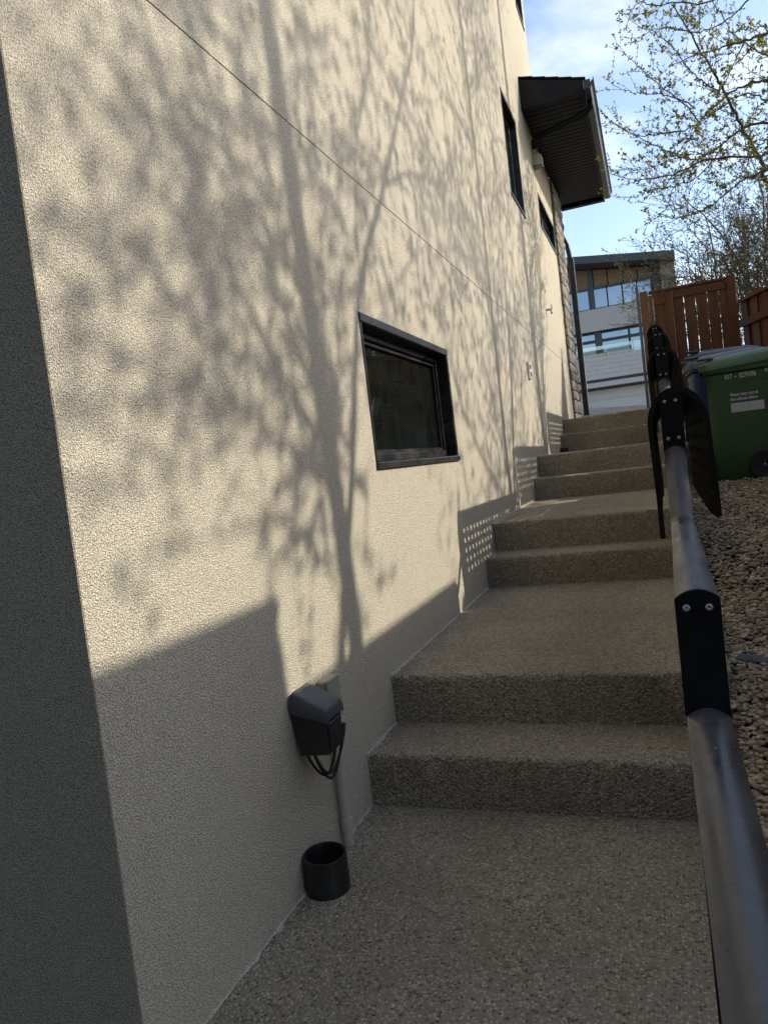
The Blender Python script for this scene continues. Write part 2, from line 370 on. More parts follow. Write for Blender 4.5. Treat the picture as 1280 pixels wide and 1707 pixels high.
# ------------------------------------------------------------------ ground
def build_ground():
    xs = [-400, -150, -60, -25, -12, -6, -3, -1.2, 0.10, 0.6, 1.2, 2.0, 3.0, 5, 9, 16, 30, 60, 150, 400]
    ys = [-400, -150, -60, -25, -10, -4, -1, 0, 1, 2.3, 4, 6, 8, 9.5, 11, 13, 16, 20, 26, 34, 45, 70, 150, 400]
    def h(x, y):
        if x < 0.11 and y < 12: return -2.2
        z = gravel_z(min(max(y, -3), 10.5)) - 0.035
        if y > 11: z = z + (0.1 - z) * min(1, (y - 11) / 8)
        return z
    mb = MB()
    for y in ys:
        for x in xs: mb.v.append((x, y, h(x, y)))
    n = len(xs)
    for j in range(len(ys) - 1):
        for i in range(n - 1): mb.f.append((j * n + i, j * n + i + 1, (j + 1) * n + i + 1, (j + 1) * n + i))
    tag(mb.build('ground', M['ground']), kind='structure')
    # rising concrete drive beyond the top step
    mb = MB(); ys2 = [9.15, 10, 11, 12, 13, 14, 16, 20, 26, 35.6]; xs2 = [-8, -4, -2, -1.1, -0.5, 0.0]
    def dz(x, y):
        t = min(1, max(0, (y - 9.15) / 4.85)); t = t * t * (3 - 2 * t)
        top = 0.60 + 0.10 * min(1.5, max(0, -x)) 
        return 0.335 + (top - 0.335) * t - max(0, y - 14) * 0.005
    for y in ys2:
        for x in xs2: mb.v.append((x, y, dz(x, y)))
    n = len(xs2)
    for j in range(len(ys2) - 1):
        for i in range(n - 1): mb.f.append((j * n + i, j * n + i + 1, (j + 1) * n + i + 1, (j + 1) * n + i))
    tag(mb.build('driveway', M['drive'], smooth=True), kind='structure')
build_ground()

# ------------------------------------------------------------------ stairs
def fbm(x, seed=0.0):
    return (math.sin(x * 17.1 + seed * 3.1) * 0.5 + math.sin(x * 43.7 + seed * 7.7 + 1.3) * 0.3 + math.sin(x * 97.3 + seed * 1.9 + 0.4) * 0.25 + math.sin(x * 211.0 + seed) * 0.15)
def build_stairs():
    root = empty('concrete_stairs', (0, 0, Z0))
    tag(root, 'exposed aggregate concrete stairs with landings climbing beside the stucco wall', 'stairs')
    levels = [(-3.2, -1.76 - 0.17, -1.60), (-1.1, -1.60, -1.43), (0.55, -1.43, -1.26), (0.86, -1.26, Z0)]
    zprev = Z0
    for y, z in zip(SY, SZ): levels.append((y, zprev, z)); zprev = z
    for i, (y, zb, zt) in enumerate(levels):
        yn = levels[i + 1][0] if i + 1 < len(levels) else 9.25
        deep = yn - y
        mb = MB(); nx = 190; x0, x1 = WX - 0.03, SX1
        prof = [(0.0, zb - 0.12, 0.0), (0.0, zb + 0.0, 0.3), (0.001, zb + (zt - zb) * 0.3, 1), (0.0, zb + (zt - zb) * 0.6, 1), (0.0, zt - 0.022, 1.0), (0.0015, zt - 0.011, 1.3), (0.0055, zt - 0.004, 1.5), (0.012, zt, 1.2), (0.03, zt + 0.0008, 0.7), (0.08, zt, 0.4)]
        k = 0.25
        while k < deep - 0.05: prof.append((k, zt, 0.4)); k += 0.25
        prof += [(deep + 0.02, zt, 0.1)]
        for a in range(nx + 1):
            x = x0 + (x1 - x0) * a / nx
            for b, (dy, z, w) in enumerate(prof):
                j = (fbm(x, i * 2.3 + b * 0.15) * 0.0036 + rng.gauss(0, 0.0011)) * w
                chip = 0.0
                if 4 <= b <= 8:
                    c = fbm(x * 0.55 + 3.0, i * 5.1); chip = max(0.0, c - 0.62) * 0.022 + rng.random() * 0.0022
                mb.v.append((x, y + dy + j + chip * 0.8, z + j * 0.35 - chip * 0.55))
        m = len(prof)
        for a in range(nx):
            for b in range(m - 1): mb.f.append((a * m + b, (a + 1) * m + b, (a + 1) * m + b + 1, a * m + b + 1))
        # right side face
        o = len(mb.v); base = nx * m
        for b in range(m): p = mb.v[base + b]; mb.v.append((p[0], p[1], zb - 0.35))
        for b in range(m - 1): mb.f.append((base + b, o + b, o + b + 1, base + b + 1))
        ob = mb.build('landing' if deep > 0.6 else 'step', M['agg'], root, True)
        ob.location = (0, 0, -Z0)
        autosmooth(ob, 60)
    # thin ragged render line where wall meets concrete
    mb = MB(); path = []
    lv = [(0.86, Z0)] + list(zip(SY, SZ)); 
    for i, (y, z) in enumerate(lv):
        yn = lv[i + 1][0] if i + 1 < len(lv) else 9.2
        zn = lv[i + 1][1] if i + 1 < len(lv) else z
        k = y
        while k < yn - 0.006: path.append((k, z, 0)); k += 0.018
        kk = z
        while kk < zn - 0.01: path.append((yn - 0.004, kk, 1)); kk += 0.02
    fr = []
    for (y, z, v) in path:
        w = 0.0022 + 0.0075 * rng.random() ** 1.8
        if v: w = 0.0008 + 0.0018 * rng.random()
        fr.append((WX + w * 0.4, y, z + 0.001, w))
    mb.tube([(a, b, c) for a, b, c, d in fr], [d for a, b, c, d in fr], 5)
    ob = mb.build('caulk_line', M['white_stucco'], root); ob.location = (0, 0, -Z0)
    return root
build_stairs()

# ------------------------------------------------------------------ house
house = empty('stucco_house', (WX, 5.0, Z0))
tag(house, 'tall beige stucco house wall with black windows, dappled by tree shadows', 'house')
HL = Vector((-WX, -5.0, -Z0))
def hput(mb, name, m, parent=None, smooth=False):
    o = mb.build(name, m, parent or house, smooth)
    if parent is None: o.location = HL
    return o
def wall_panel(rects, holes, x0, x1, name):
    mb = MB()
    for (ya, yb, za, zb) in rects:
        ys = sorted({ya, yb} | {v for h in holes for v in h[:2] if ya < v < yb}); zs = sorted({za, zb} | {v for h in holes for v in h[2:] if za < v < zb})
        inside = lambda i, j: 0 <= i < len(ys) - 1 and 0 <= j < len(zs) - 1 and not any(h[0] - 1e-6 <= ys[i] and ys[i + 1] <= h[1] + 1e-6 and h[2] - 1e-6 <= zs[j] and zs[j + 1] <= h[3] + 1e-6 for h in holes)
        for i in range(len(ys) - 1):
            for j in range(len(zs) - 1):
                if not inside(i, j): continue
                a, b, c, d = ys[i], ys[i + 1], zs[j], zs[j + 1]
                mb.add([(x1, a, c), (x1, b, c), (x1, b, d), (x1, a, d)], [(0, 1, 2, 3)])
                if not inside(i - 1, j): mb.add([(x0, a, c), (x1, a, c), (x1, a, d), (x0, a, d)], [(0, 1, 2, 3)])
                if not inside(i + 1, j): mb.add([(x0, b, c), (x1, b, c), (x1, b, d), (x0, b, d)], [(3, 2, 1, 0)])
                if not inside(i, j - 1): mb.add([(x0, a, c), (x0, b, c), (x1, b, c), (x1, a, c)], [(0, 1, 2, 3)])
                if not inside(i, j + 1): mb.add([(x0, a, d), (x0, b, d), (x1, b, d), (x1, a, d)], [(3, 2, 1, 0)])
    return hput(mb, name, M['stucco'])
W1 = (2.54, 3.765, 0.008, 0.598); W2 = (6.66, 7.43, 2.29, 3.235); W3 = (8.68, 10.10, 2.56, 2.95); W4 = (8.52, 9.07, 4.92, 6.3)
HOLES = [W1, W2, W3, W4]
g = 0.0028
wall_panel([(1.007, 10.2, -1.75, GROOVE - g)], HOLES, WX - 0.16, WX, 'lower_wall')
wall_panel([(1.007, 10.2, GROOVE + g, 3.62), (1.007, 9.27, 3.62, 7.2)], HOLES, WX - 0.16, WX, 'upper_wall')
hput(MB().box(WX - 0.19, WX - 0.0028, 1.012, 10.15, GROOVE - 0.03, GROOVE + 0.03), 'groove_strip', M['stucco'])
# charcoal return wall facing the steps, rear face and roof slab closing the house
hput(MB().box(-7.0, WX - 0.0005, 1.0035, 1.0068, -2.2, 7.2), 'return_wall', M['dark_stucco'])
hput(MB().box(-7.0, WX - 0.17, 9.12, 9.26, 3.7, 7.19), 'street_wall', M['stucco'])
hput(MB().box(-7.05, WX + 0.05, 0.95, 9.32, 7.21, 7.45), 'roof', M['eave'])
hput(MB().box(-7.0, WX - 0.17, 1.17, 11.0, -1.9, -1.7), 'floor_slab', M['mortar'])

def window(h, rec, glassmat, mull=None, fw=0.034):
    y0, y1, z0, z1 = h; r = empty('window', (0, 0, 0)); r.parent = house; r.location = HL
    xi = WX - rec
    tr = MB(); t = 0.028       # exterior trim lining the opening, a little proud of the wall
    tr.bbox(xi - 0.02, WX + 0.006, y0 + 0.002, y1 - 0.002, z1 - 0.036, z1 - 0.002, 0.003)
    tr.bbox(xi - 0.02, WX + 0.004, y0 + 0.002, y0 + 0.018, z0 + 0.03, z1 - 0.037, 0.003)
    tr.bbox(xi - 0.02, WX + 0.005, y1 - 0.030, y1 - 0.002, z0 + 0.03, z1 - 0.037, 0.003)
    tr.build('window_trim', M['frame'], r)
    fr = MB()
    fr.bbox(xi - 0.05, xi, y0 + 0.019, y1 - 0.031, z1 - 0.037 - fw, z1 - 0.038, 0.003)
    fr.bbox(xi - 0.05, xi, y0 + 0.019, y1 - 0.031, z0 + 0.031, z0 + 0.031 + fw, 0.003)
    fr.bbox(xi - 0.05, xi - 0.001, y0 + 0.019, y0 + 0.019 + fw, z0 + 0.032 + fw, z1 - 0.039 - fw, 0.003)
    fr.bbox(xi - 0.05, xi - 0.001, y1 - 0.031 - fw, y1 - 0.031, z0 + 0.032 + fw, z1 - 0.039 - fw, 0.003)
    # stepped glazing bead
    q = 0.014
    for (a, b, c, d) in ((y0 + 0.019 + fw, y1 - 0.031 - fw, z1 - 0.039 - fw - q, z1 - 0.040 - fw), (y0 + 0.019 + fw, y1 - 0.031 - fw, z0 + 0.033 + fw, z0 + 0.032 + fw + q), (y0 + 0.020 + fw, y0 + 0.019 + fw + q, z0 + 0.034 + fw + q, z1 - 0.041 - fw - q), (y1 - 0.031 - fw - q, y1 - 0.032 - fw, z0 + 0.034 + fw + q, z1 - 0.041 - fw - q)):
        fr.box(xi - 0.045, xi - 0.014, a, b, c, d)
    if mull:
        for yy in mull: fr.bbox(xi - 0.045, xi + 0.002, yy - 0.022, yy + 0.022, z0 + 0.033 + fw + q, z1 - 0.042 - fw - q, 0.003)
    fr.build('frame', M['frame'], r)
    MB().box(xi - 0.036, xi - 0.030, y0 + 0.03, y1 - 0.04, z0 + 0.04, z1 - 0.05).build('pane', glassmat, r)
    sl = MB(); sl.bbox(xi - 0.02, WX + 0.012, y0 + 0.001, y1 - 0.001, z0 + 0.002, z0 + 0.029, 0.004); sl.build('sill', M['frame'], r)
    return r
w = window(W1, 0.046, M['glass']); w['label'] = 'low square-ish basement window with deep black frame'
window(W2, 0.055, M['greenglass'], None, 0.04)
window(W3, 0.055, M['glass'], [9.40], 0.04)
window(W4, 0.055, M['glass'], None, 0.04)

# stone veneer at the far corner: each stone is a piece
ven = hput(MB().box(WX - 0.3, WX + 0.012, 10.205, 11.12, -0.6, 3.60), 'veneer_backing', M['mortar'])
rr = random.Random(11); smeshes = []
for k in range(6):
    mb = MB(); n = 4
    vs = []; L_ = 0.5
    for ix, hx in ((0, -0.5), (1, 0.5)):
        for i in range(n):
            for j in range(n):
                u, v = i / (n - 1) - 0.5, j / (n - 1) - 0.5
                bulge = (1 - (2 * abs(u)) ** 8) * (1 - (2 * abs(v)) ** 8)
                vs.append((hx if ix == 0 else 0.30 + 0.20 * bulge * rr.uniform(0.6, 1.2), u * (1 - 0.05 * rr.random()), v * (1 - 0.06 * rr.random())))
    fs = []
    for i in range(n - 1):
        for j in range(n - 1):
            a = i * n + j; fs.append((n * n + a, n * n + a + n, n * n + a + n + 1, n * n + a + 1))
    ring = [j for j in range(n)] + [i * n + n - 1 for i in range(1, n)] + [(n - 1) * n + j for j in range(n - 2, -1, -1)] + [i * n for i in range(n - 2, 0, -1)]
    for i in range(len(ring)):
        a, b = ring[i], ring[(i + 1) % len(ring)]; fs.append((a, b, b + n * n, a + n * n))
    mb.add(vs, fs); smeshes.append(mb.mesh('stone', M['veneer']))
z = -0.55; nst = 0
while z < 3.55:
    hh = rr.uniform(0.10, 0.19); hh = min(hh, 3.59 - z); y = 10.20 - rr.uniform(0, 0.06)
    while y < 11.12:
        ww = rr.uniform(0.16, 0.42); ww = min(ww, 11.15 - y)
        if ww > 0.05 and hh > 0.04 and z + hh > 0.0:
            o = put('stone', smeshes[rr.randrange(6)], ven, (WX + 0.012 , y + ww / 2, z + hh / 2), None, (rr.uniform(0.05, 0.085), ww - 0.014, hh - 0.014)); nst += 1
        y += ww
    z += hh

# low roof over the street side: eave with slatted soffit, gutter and gable end
EY0, EY1, EX1, EZ = 8.02, 11.62, -0.335, 3.60
eave = empty('eave', (0, 0, 0)); eave.parent = house; eave.location = HL
mb = MB()
roofp = [(WX + 0.002, EZ + 0.31), (EX1 - 0.02, EZ + 0.13), (EX1 - 0.02, EZ + 0.07), (WX + 0.002, EZ + 0.07)]
mb.sweep(roofp, [((0, EY0 + 0.03, 0), (1, 0, 0), (0, 0, 1)), ((0, EY1 - 0.02, 0), (1, 0, 0), (0, 0, 1))]); mb.build('roof_deck', M['eave'], eave)
for k in range(5):          # shingle courses showing as steps along the top
    a = k / 5; b = (k + 1) / 5; lx = WX + 0.002; wx = EX1 + 0.015 - lx
    za, zb_ = EZ + 0.345 - 0.20 * a, EZ + 0.345 - 0.20 * b
    mb = MB(); mb.sweep([(lx + wx * a, za - 0.03), (lx + wx * b + 0.015, zb_ - 0.024), (lx + wx * b + 0.015, zb_ - 0.008), (lx + wx * a, za - 0.012)], [((0, EY0, 0), (1, 0, 0), (0, 0, 1)), ((0, EY1, 0), (1, 0, 0), (0, 0, 1))]); mb.build('shingle', M['shingle'], eave)
mb = MB(); mb.sweep([(WX + 0.003, EZ + 0.30), (EX1 - 0.03, EZ + 0.125), (EX1 - 0.03, EZ - 0.004), (WX + 0.003, EZ - 0.004)], [((0, EY0 + 0.002, 0), (1, 0, 0), (0, 0, 1)), ((0, EY0 + 0.028, 0), (1, 0, 0), (0, 0, 1))]); mb.build('gable_board', M['eave'], eave)
MB().box(EX1 - 0.028, EX1 - 0.004, EY0 + 0.003, EY1 - 0.003, EZ - 0.03, EZ + 0.12).build('fascia', M['eave'], eave)
MB().box(WX + 0.002, EX1 - 0.03, EY1 - 0.10, EY1 - 0.005, EZ - 0.028, EZ + 0.05).build('end_board', M['eave'], eave)
slm = MB(); slm.bbox(WX + 0.003, EX1 - 0.031, -0.045, 0.045, -0.010, 0.012, 0.004); slm = slm.mesh('soffit_slat', M['soffit'])
y = EY0 + 0.08
while y < EY1 - 0.16:
    put('soffit_slat', slm, eave, (0, y, EZ + 0.012)); y += 0.105
MB().box(WX + 0.004, EX1 - 0.034, EY0 + 0.031, EY1 - 0.102, EZ + 0.03, EZ + 0.06).build('soffit_backing', M['eave'], eave)
gp = [(0.0, 0.0), (0.07, 0.0), (0.085, 0.03), (0.085, 0.055), (0.11, 0.075), (0.11, 0.10), (0.102, 0.10), (0.10, 0.08), (0.076, 0.06), (0.074, 0.034), (0.062, 0.01), (0.004, 0.01), (0.004, 0.10), (0.0, 0.10)]
mb = MB(); mb.sweep(gp, [((EX1, EY0 - 0.01, EZ + 0.01), (1, 0, 0), (0, 0, 1)), ((EX1, EY1 + 0.01, EZ + 0.01), (1, 0, 0), (0, 0, 1))]); mb.build('gutter', M['gutter'], eave)
MB().box(EX1 + 0.006, EX1 + 0.075, EY0 - 0.012, EY0 - 0.008, EZ + 0.012, EZ + 0.10).build('gutter_end', M['gutter'], eave)
# small downpipe: elbow under the gutter back to the wall
mb = MB(); mb.tube([(EX1 + 0.045, EY0 + 0.28, EZ + 0.01), (EX1 + 0.045, EY0 + 0.28, EZ - 0.05), (EX1 - 0.02, EY0 + 0.30, EZ - 0.09), (WX + 0.10, EY0 + 0.42, EZ - 0.15), (WX + 0.045, EY0 + 0.43, EZ - 0.19), (WX + 0.045, EY0 + 0.43, EZ - 0.26)], 0.032, 8); mb.build('downpipe_elbow', M['eave'], eave, True)
# black downpipe at the corner
mb = MB(); mb.bbox(WX + 0.055, WX + 0.135, 11.14, 11.22, 0.40, 2.75, 0.008); mb.tube([(WX + 0.095, 11.18, 2.70), (WX + 0.06, 11.2, 2.95), (WX - 0.03, 11.25, 3.2), (WX - 0.05, 11.3, 3.56)], 0.036, 8)
hput(mb, 'corner_downpipe', M['frame'])

# ------------------------------------------------------------------ railing
RX = [(-2, 0.034), (1.08, 0.036), (2.25, 0.055), (4.2, 0.082), (5.95, 0.104), (8.05, 0.118), (12, 0.135)]
def xc(y):
    for (a, b), (c, d) in zip(RX, RX[1:]):
        if y <= c: return b + (d - b) * (y - a) / (c - a)
    return RX[-1][1]
RB = 0.057
def loaf(h=0.034, n=10, w=RB):
    p = [(-w / 2, -h), (w / 2, -h), (w / 2, -0.0125)]
    for k in range(1, n): t = math.pi * 0.5 * (1 - 2 * k / n); q = 1 - 2 * k / n; p.append((q * w / 2, -0.0125 + 0.0125 * (1 - q * q)))
    p.append((-w / 2, -0.0125)); return p
PY = [1.08, 2.25, 4.20, 5.95, 8.05]; CZ = [-0.380, -0.214, 0.126, 0.466, 0.800, 1.140]
PG = [Z0, SZ[0], SZ[2], SZ[3], SZ[5]]
rail = empty('stair_railing', (xc(1.08), 1.08, Z0)); tag(rail, 'stepped black metal railing with rounded top rail along the stairs', 'railing')
RL = -Vector(rail.location)
def rput(mb, name, m, smooth=False, parent=None):
    o = mb.build(name, m, parent or rail, smooth)
    if parent is None: o.location = RL
    return o
ends = PY + [9.72]
for i, cz in enumerate(CZ):
    ya = -2.6 if i == 0 else PY[i - 1] + 0.0035; yb = ends[i] - 0.0045
    path = [(ya, cz), (yb, cz)] if i in (0, 5) else [(ya, cz), (yb - 0.168, cz), (yb - 0.150, cz + 0.008), (yb - 0.006, cz + 0.184), (yb, cz + 0.188)]
    fr = []
    for k, (yy, zz) in enumerate(path):
        a = path[max(k - 1, 0)]; b = path[min(k + 1, len(path) - 1)]
        t = Vector((0, b[0] - a[0], b[1] - a[1])).normalized(); nb = Vector((0, -t.z, t.y))
        if k in (0, len(path) - 1): nb = Vector((0, 0, 1)) if k == 0 or i in (0, 5) else Vector((0, -0.6, 1.0))
        fr.append(((xc(yy), yy, zz), (1, 0, 0), nb))
    mb = MB(); mb.sweep(loaf(), fr); autosmooth(recalc(rput(mb, 'top_rail', M['rail'])), 40)
bolt = MB(); bolt.lathe([(0.0, -0.0035), (0.0015, -0.0033), (0.0018, -0.0045), (0.0042, -0.0042), (0.0052, -0.0025), (0.0054, 0.0005)], 0, 0, 14); bm_ = bolt.mesh('bolt', M['steel'], True)
for i, py in enumerate(PY):
    x = xc(py); top = CZ[i + 1]; low = CZ[i] + (0.0 if i == 0 else 0.188)
    mb = MB(); mb.bbox(x - 0.025, x + 0.025, py + 0.004, py + 0.054, PG[i] - 0.02, top - 0.036, 0.003); post = rput(mb, 'post', M['plate'])
    mb = MB(); mb.bbox(x - 0.027, x + 0.027, py + 0.001, py + 0.075, PG[i] + 0.0015, PG[i] + 0.010, 0.002); mb.build('base_plate', M['plate'], post)
    pr = [(a, b) for a, b in loaf(0.034)]; h = top - (low - 0.03)
    pr = [(a, (b if b > -0.03 else -h)) for a, b in pr]
    mb = MB(); mb.sweep([(a * 1.03, b + 0.0012) for a, b in pr], [((x, py - 0.004, top), (1, 0, 0), (0, 0, 1)), ((x, py + 0.003, top), (1, 0, 0), (0, 0, 1))])
    pl = rput(mb, 'face_plate', M['plate'])
    zs = [top - 0.024] + ([] if i == 0 else [low + 0.022])
    for zz in zs:
        for sx in (-0.0145, 0.0145):
            put('bolt', bm_, pl, (x + sx, py - 0.0045, zz), (-math.pi / 2, 0, 0))
mb = MB(); mb.bbox(xc(9.7) - 0.028, xc(9.7) + 0.028, 9.722, 9.778, 0.2, 1.138, 0.003); rput(mb, 'post', M['plate'])
mb = MB(); mb.bbox(xc(-1) - 0.025, xc(-1) + 0.025, -1.05, -1.0, -1.62, CZ[0] - 0.036, 0.003); rput(mb, 'post', M['plate'])

# ------------------------------------------------------------------ rubber mats hung over the railing
def mat_mesh(length, seed):
    r2 = random.Random(seed)
    a, hgt = 0.0715, 0.110; zl, zr = -0.414, -0.362
    pts = []
    for k in range(9): t = k / 8; pts.append((-a, zl + (-hgt * 0.9 - zl) * t))
    for k in range(1, 20):
        t = math.pi * k / 20; pts.append((-math.cos(t) * a, -hgt * 0.9 + math.sin(t) ** 0.85 * hgt))
    for k in range(9): t = k / 8; pts.append((a, -hgt * 0.9 + (zr + hgt * 0.9) * t))
    P = np.array(pts); seg = np.hypot(*(P[1:] - P[:-1]).T); cum = np.r_[0, np.cumsum(seg)]; total = cum[-1]
    nu = int(round(total / 0.050)); nv = int(round(length / 0.0787)); th = 0.005
    def pos(u, v, h):
        s_ = min(max(u, 0), 1) * total; x = np.interp(s_, cum, P[:, 0]); z = np.interp(s_, cum, P[:, 1])
        e = 0.01; x2 = np.interp(min(s_ + e, total), cum, P[:, 0]); z2 = np.interp(min(s_ + e, total), cum, P[:, 1]); x1 = np.interp(max(s_ - e, 0), cum, P[:, 0]); z1 = np.interp(max(s_ - e, 0), cum, P[:, 1])
        tx, tz = x2 - x1, z2 - z1; l = math.hypot(tx, tz) or 1; nx, nz = -tz / l, tx / l
        drop = max(0.0, -z - 0.05)
        edge = max(0.0, 1 - v * length / 0.22) + max(0.0, 1 - (1 - v) * length / 0.22)      # corners curl a little
        x += (0.010 if x > 0 else 0.006) * edge * edge * min(1, drop / 0.25)
        y = v * length + drop * 0.05
        return (x + nx * h, y, z + nz * h)
    mb = MB()
    outer = [(0, 0), (.5, 0), (1, 0), (1, .5), (1, 1), (.5, 1), (0, 1), (0, .5)]
    for iu in range(nu):
        for iv in range(nv):
            border = iu in (0, nu - 1)
            q = 0.32 if not border else 0.0
            O = [((iu + a_) / nu, (iv + b_) / nv) for a_, b_ in outer]
            o = len(mb.v)
            if q == 0:
                for h in (-0.002, 0.0105):
                    for (u, v) in O: mb.v.append(pos(u, v, h))
                mb.f.append(tuple(o + k for k in range(8))[::-1]); mb.f.append(tuple(o + 8 + k for k in range(8)))
                for k in range(8): mb.f.append((o + k, o + (k + 1) % 8, o + 8 + (k + 1) % 8, o + 8 + k))
                continue
            I = []
            for k in range(8):
                an = math.radians(-135 + 45 * k); I.append(((iu + .5 + q * math.cos(an)) / nu, (iv + .5 + q * 0.86 * math.sin(an)) / nv))
            for h in (0, th):
                for (u, v) in O: mb.v.append(pos(u, v, h))
                for (u, v) in I: mb.v.append(pos(u, v, h))
            for k in range(8):
                k2 = (k + 1) % 8
                mb.f.append((o + k2, o + k, o + 8 + k, o + 8 + k2)); mb.f.append((o + 16 + k, o + 16 + k2, o + 24 + k2, o + 24 + k))
                mb.f.append((o + 8 + k, o + 8 + k2, o + 24 + k2, o + 24 + k))
    for v0, v1 in ((-0.012 / length, 0.006 / length), (1 - 0.006 / length, 1 + 0.012 / length)):
        for iu in range(nu * 3):
            o = len(mb.v)
            for h in (-0.003, 0.0105):
                for (u, v) in ((iu, v0), (iu + 1, v0), (iu + 1, v1), (iu, v1)): mb.v.append(pos(u / (nu * 3), v, h))
            mb.f += [(o + 3, o + 2, o + 1, o), (o + 4, o + 5, o + 6, o + 7), (o, o + 1, o + 5, o + 4), (o + 2, o + 3, o + 7, o + 6)]
    return mb.mesh('rubber_mat', M['rubber'])
m1 = mat_mesh(1.72, 1); m2 = mat_mesh(1.72, 4)
for k, (yy, cz, me, lab, dx) in enumerate([
    (2.262, CZ[2], m1, 'nearest perforated black rubber mat hung over the railing, in front of the carts', 0.014),
    (4.212, CZ[3], m2, 'second perforated rubber mat hung over the railing, behind the nearest one', 0.004),
    (6.10, CZ[4], m1, 'third perforated rubber mat along the railing, before the cedar gate', 0.0),
    (8.062, CZ[5], m2, 'farthest and highest perforated rubber mat on the railing, against the cedar gate', 0.0)]):
    if k == 3: me = mat_mesh(1.55, 7)
    o = put('rubber_mat', me, None, (xc(yy) + dx, yy, cz - 0.006)); o.rotation_euler = (0, 0, -0.012)
    tag(o, lab, 'mat', 'rubber mats hung over the railing')

# ------------------------------------------------------------------ gravel
def build_gravel():
    r = np.random.default_rng(5)
    t = (1 + 5 ** .5) / 2
    iv = np.array([(-1, t, 0), (1, t, 0), (-1, -t, 0), (1, -t, 0), (0, -1, t), (0, 1, t), (0, -1, -t), (0, 1, -t), (t, 0, -1), (t, 0, 1), (-t, 0, -1), (-t, 0, 1)], float); iv /= np.linalg.norm(iv[0])
    f0 = [(0, 11, 5), (0, 5, 1), (0, 1, 7), (0, 7, 10), (0, 10, 11), (1, 5, 9), (5, 11, 4), (11, 10, 2), (10, 7, 6), (7, 1, 8), (3, 9, 4), (3, 4, 2), (3, 2, 6), (3, 6, 8), (3, 8, 9), (4, 9, 5), (2, 4, 11), (6, 2, 10), (8, 6, 7), (9, 8, 1)]
    V = [tuple(p) for p in iv]; F = []; cache = {}
    def midp(a, b):
        k = (min(a, b), max(a, b))
        if k not in cache:
            p = np.array(V[a]) + np.array(V[b]); p /= np.linalg.norm(p); cache[k] = len(V); V.append(tuple(p))
        return cache[k]
    for a, b, c in f0:
        x, y, z = midp(a, b), midp(b, c), midp(c, a); F += [(a, x, z), (b, y, x), (c, z, y), (x, y, z)]
    sph1 = (np.array(V), np.array(F)); sph0 = (iv, np.array(f0))
    vs, fs, off = [], [], 0
    def scatter(n, xa, xb, ya, yb, smin, smax, sph, lift):
        nonlocal off
        bv, bf = sph
        for _ in range(n):
            x = r.uniform(xa, xb); y = r.uniform(ya, yb)
            if x > 2.15: continue
            s = smin + (smax - smin) * r.random() ** 1.8
            sc3 = np.array([s * r.uniform(.8, 1.3), s * r.uniform(.65, 1.0), s * r.uniform(.38, .7)])
            p = bv * (1 + 0.13 * r.standard_normal((len(bv), 1))) * sc3
            a, b = r.uniform(0, 6.28), r.normal(0, .35); c, s_ = np.cos(a), np.sin(a); cb, sb = np.cos(b), np.sin(b)
            p = p @ np.array([[1, 0, 0], [0, cb, -sb], [0, sb, cb]]).T @ np.array([[c, -s_, 0], [s_, c, 0], [0, 0, 1]]).T
            z = gravel_z(y) + r.uniform(-lift, lift) + 0.006 * math.sin(x * 9 + y * 5)
            vs.append(p + (x, y, z)); fs.append(bf + off); off += len(bv)
    for _ in range(1): 
        scatter(12500, SX1 - 0.01, 0.62, 1.0, 3.6, .0055, .0145, sph1, .010)
        scatter(8000, SX1 - 0.01, 0.95, 3.6, 7.2, .0075, .016, sph1, .010)
        scatter(3500, 0.62, 1.3, 0.6, 4.2, .012, .022, sph0, .010)
        scatter(5000, SX1, 2.1, 4.2, 10.0, .013, .024, sph0, .010)
        scatter(2500, 0.9, 2.1, -1.0, 4.5, .014, .026, sph0, .010)
    vv = np.concatenate(vs); ff = np.concatenate(fs)
    me = bpy.data.meshes.new('gravel'); me.vertices.add(len(vv)); me.vertices.foreach_set('co', vv.astype(np.float32).ravel())
    me.loops.add(ff.size); me.loops.foreach_set('vertex_index', ff.astype(np.int32).ravel())
    me.polygons.add(len(ff)); me.polygons.foreach_set('loop_start', np.arange(0, ff.size, 3, dtype=np.int32)); me.polygons.foreach_set('use_smooth', np.ones(len(ff), bool))
    me.update(); me.validate(); me.materials.append(M['pebble'])
    tag(put('gravel', me), 'brown river gravel bed right of the railing', 'gravel', kind='stuff')
build_gravel()
# a slab of slate lying in the gravel
mb = MB(); sp = [(-0.055, -0.018), (-0.01, -0.026), (0.052, -0.006), (0.060, 0.012), (-0.004, 0.022), (-0.05, 0.010)]
mb.sweep(sp, [((0, 0, -0.006), (1, 0, 0), (0, 1, 0)), ((0.002, 0, 0.005), (0.97, 0, 0.04), (0, 0.96, 0.06))])
shard = recalc(mb.build('slate_shard', M['slate'], None, False, (0.252, 2.76, gravel_z(2.76) + 0.013))); shard.rotation_euler = (0.30, 0.12, -0.55)
tag(shard, 'flat grey slate shard lying on the gravel', 'stone')

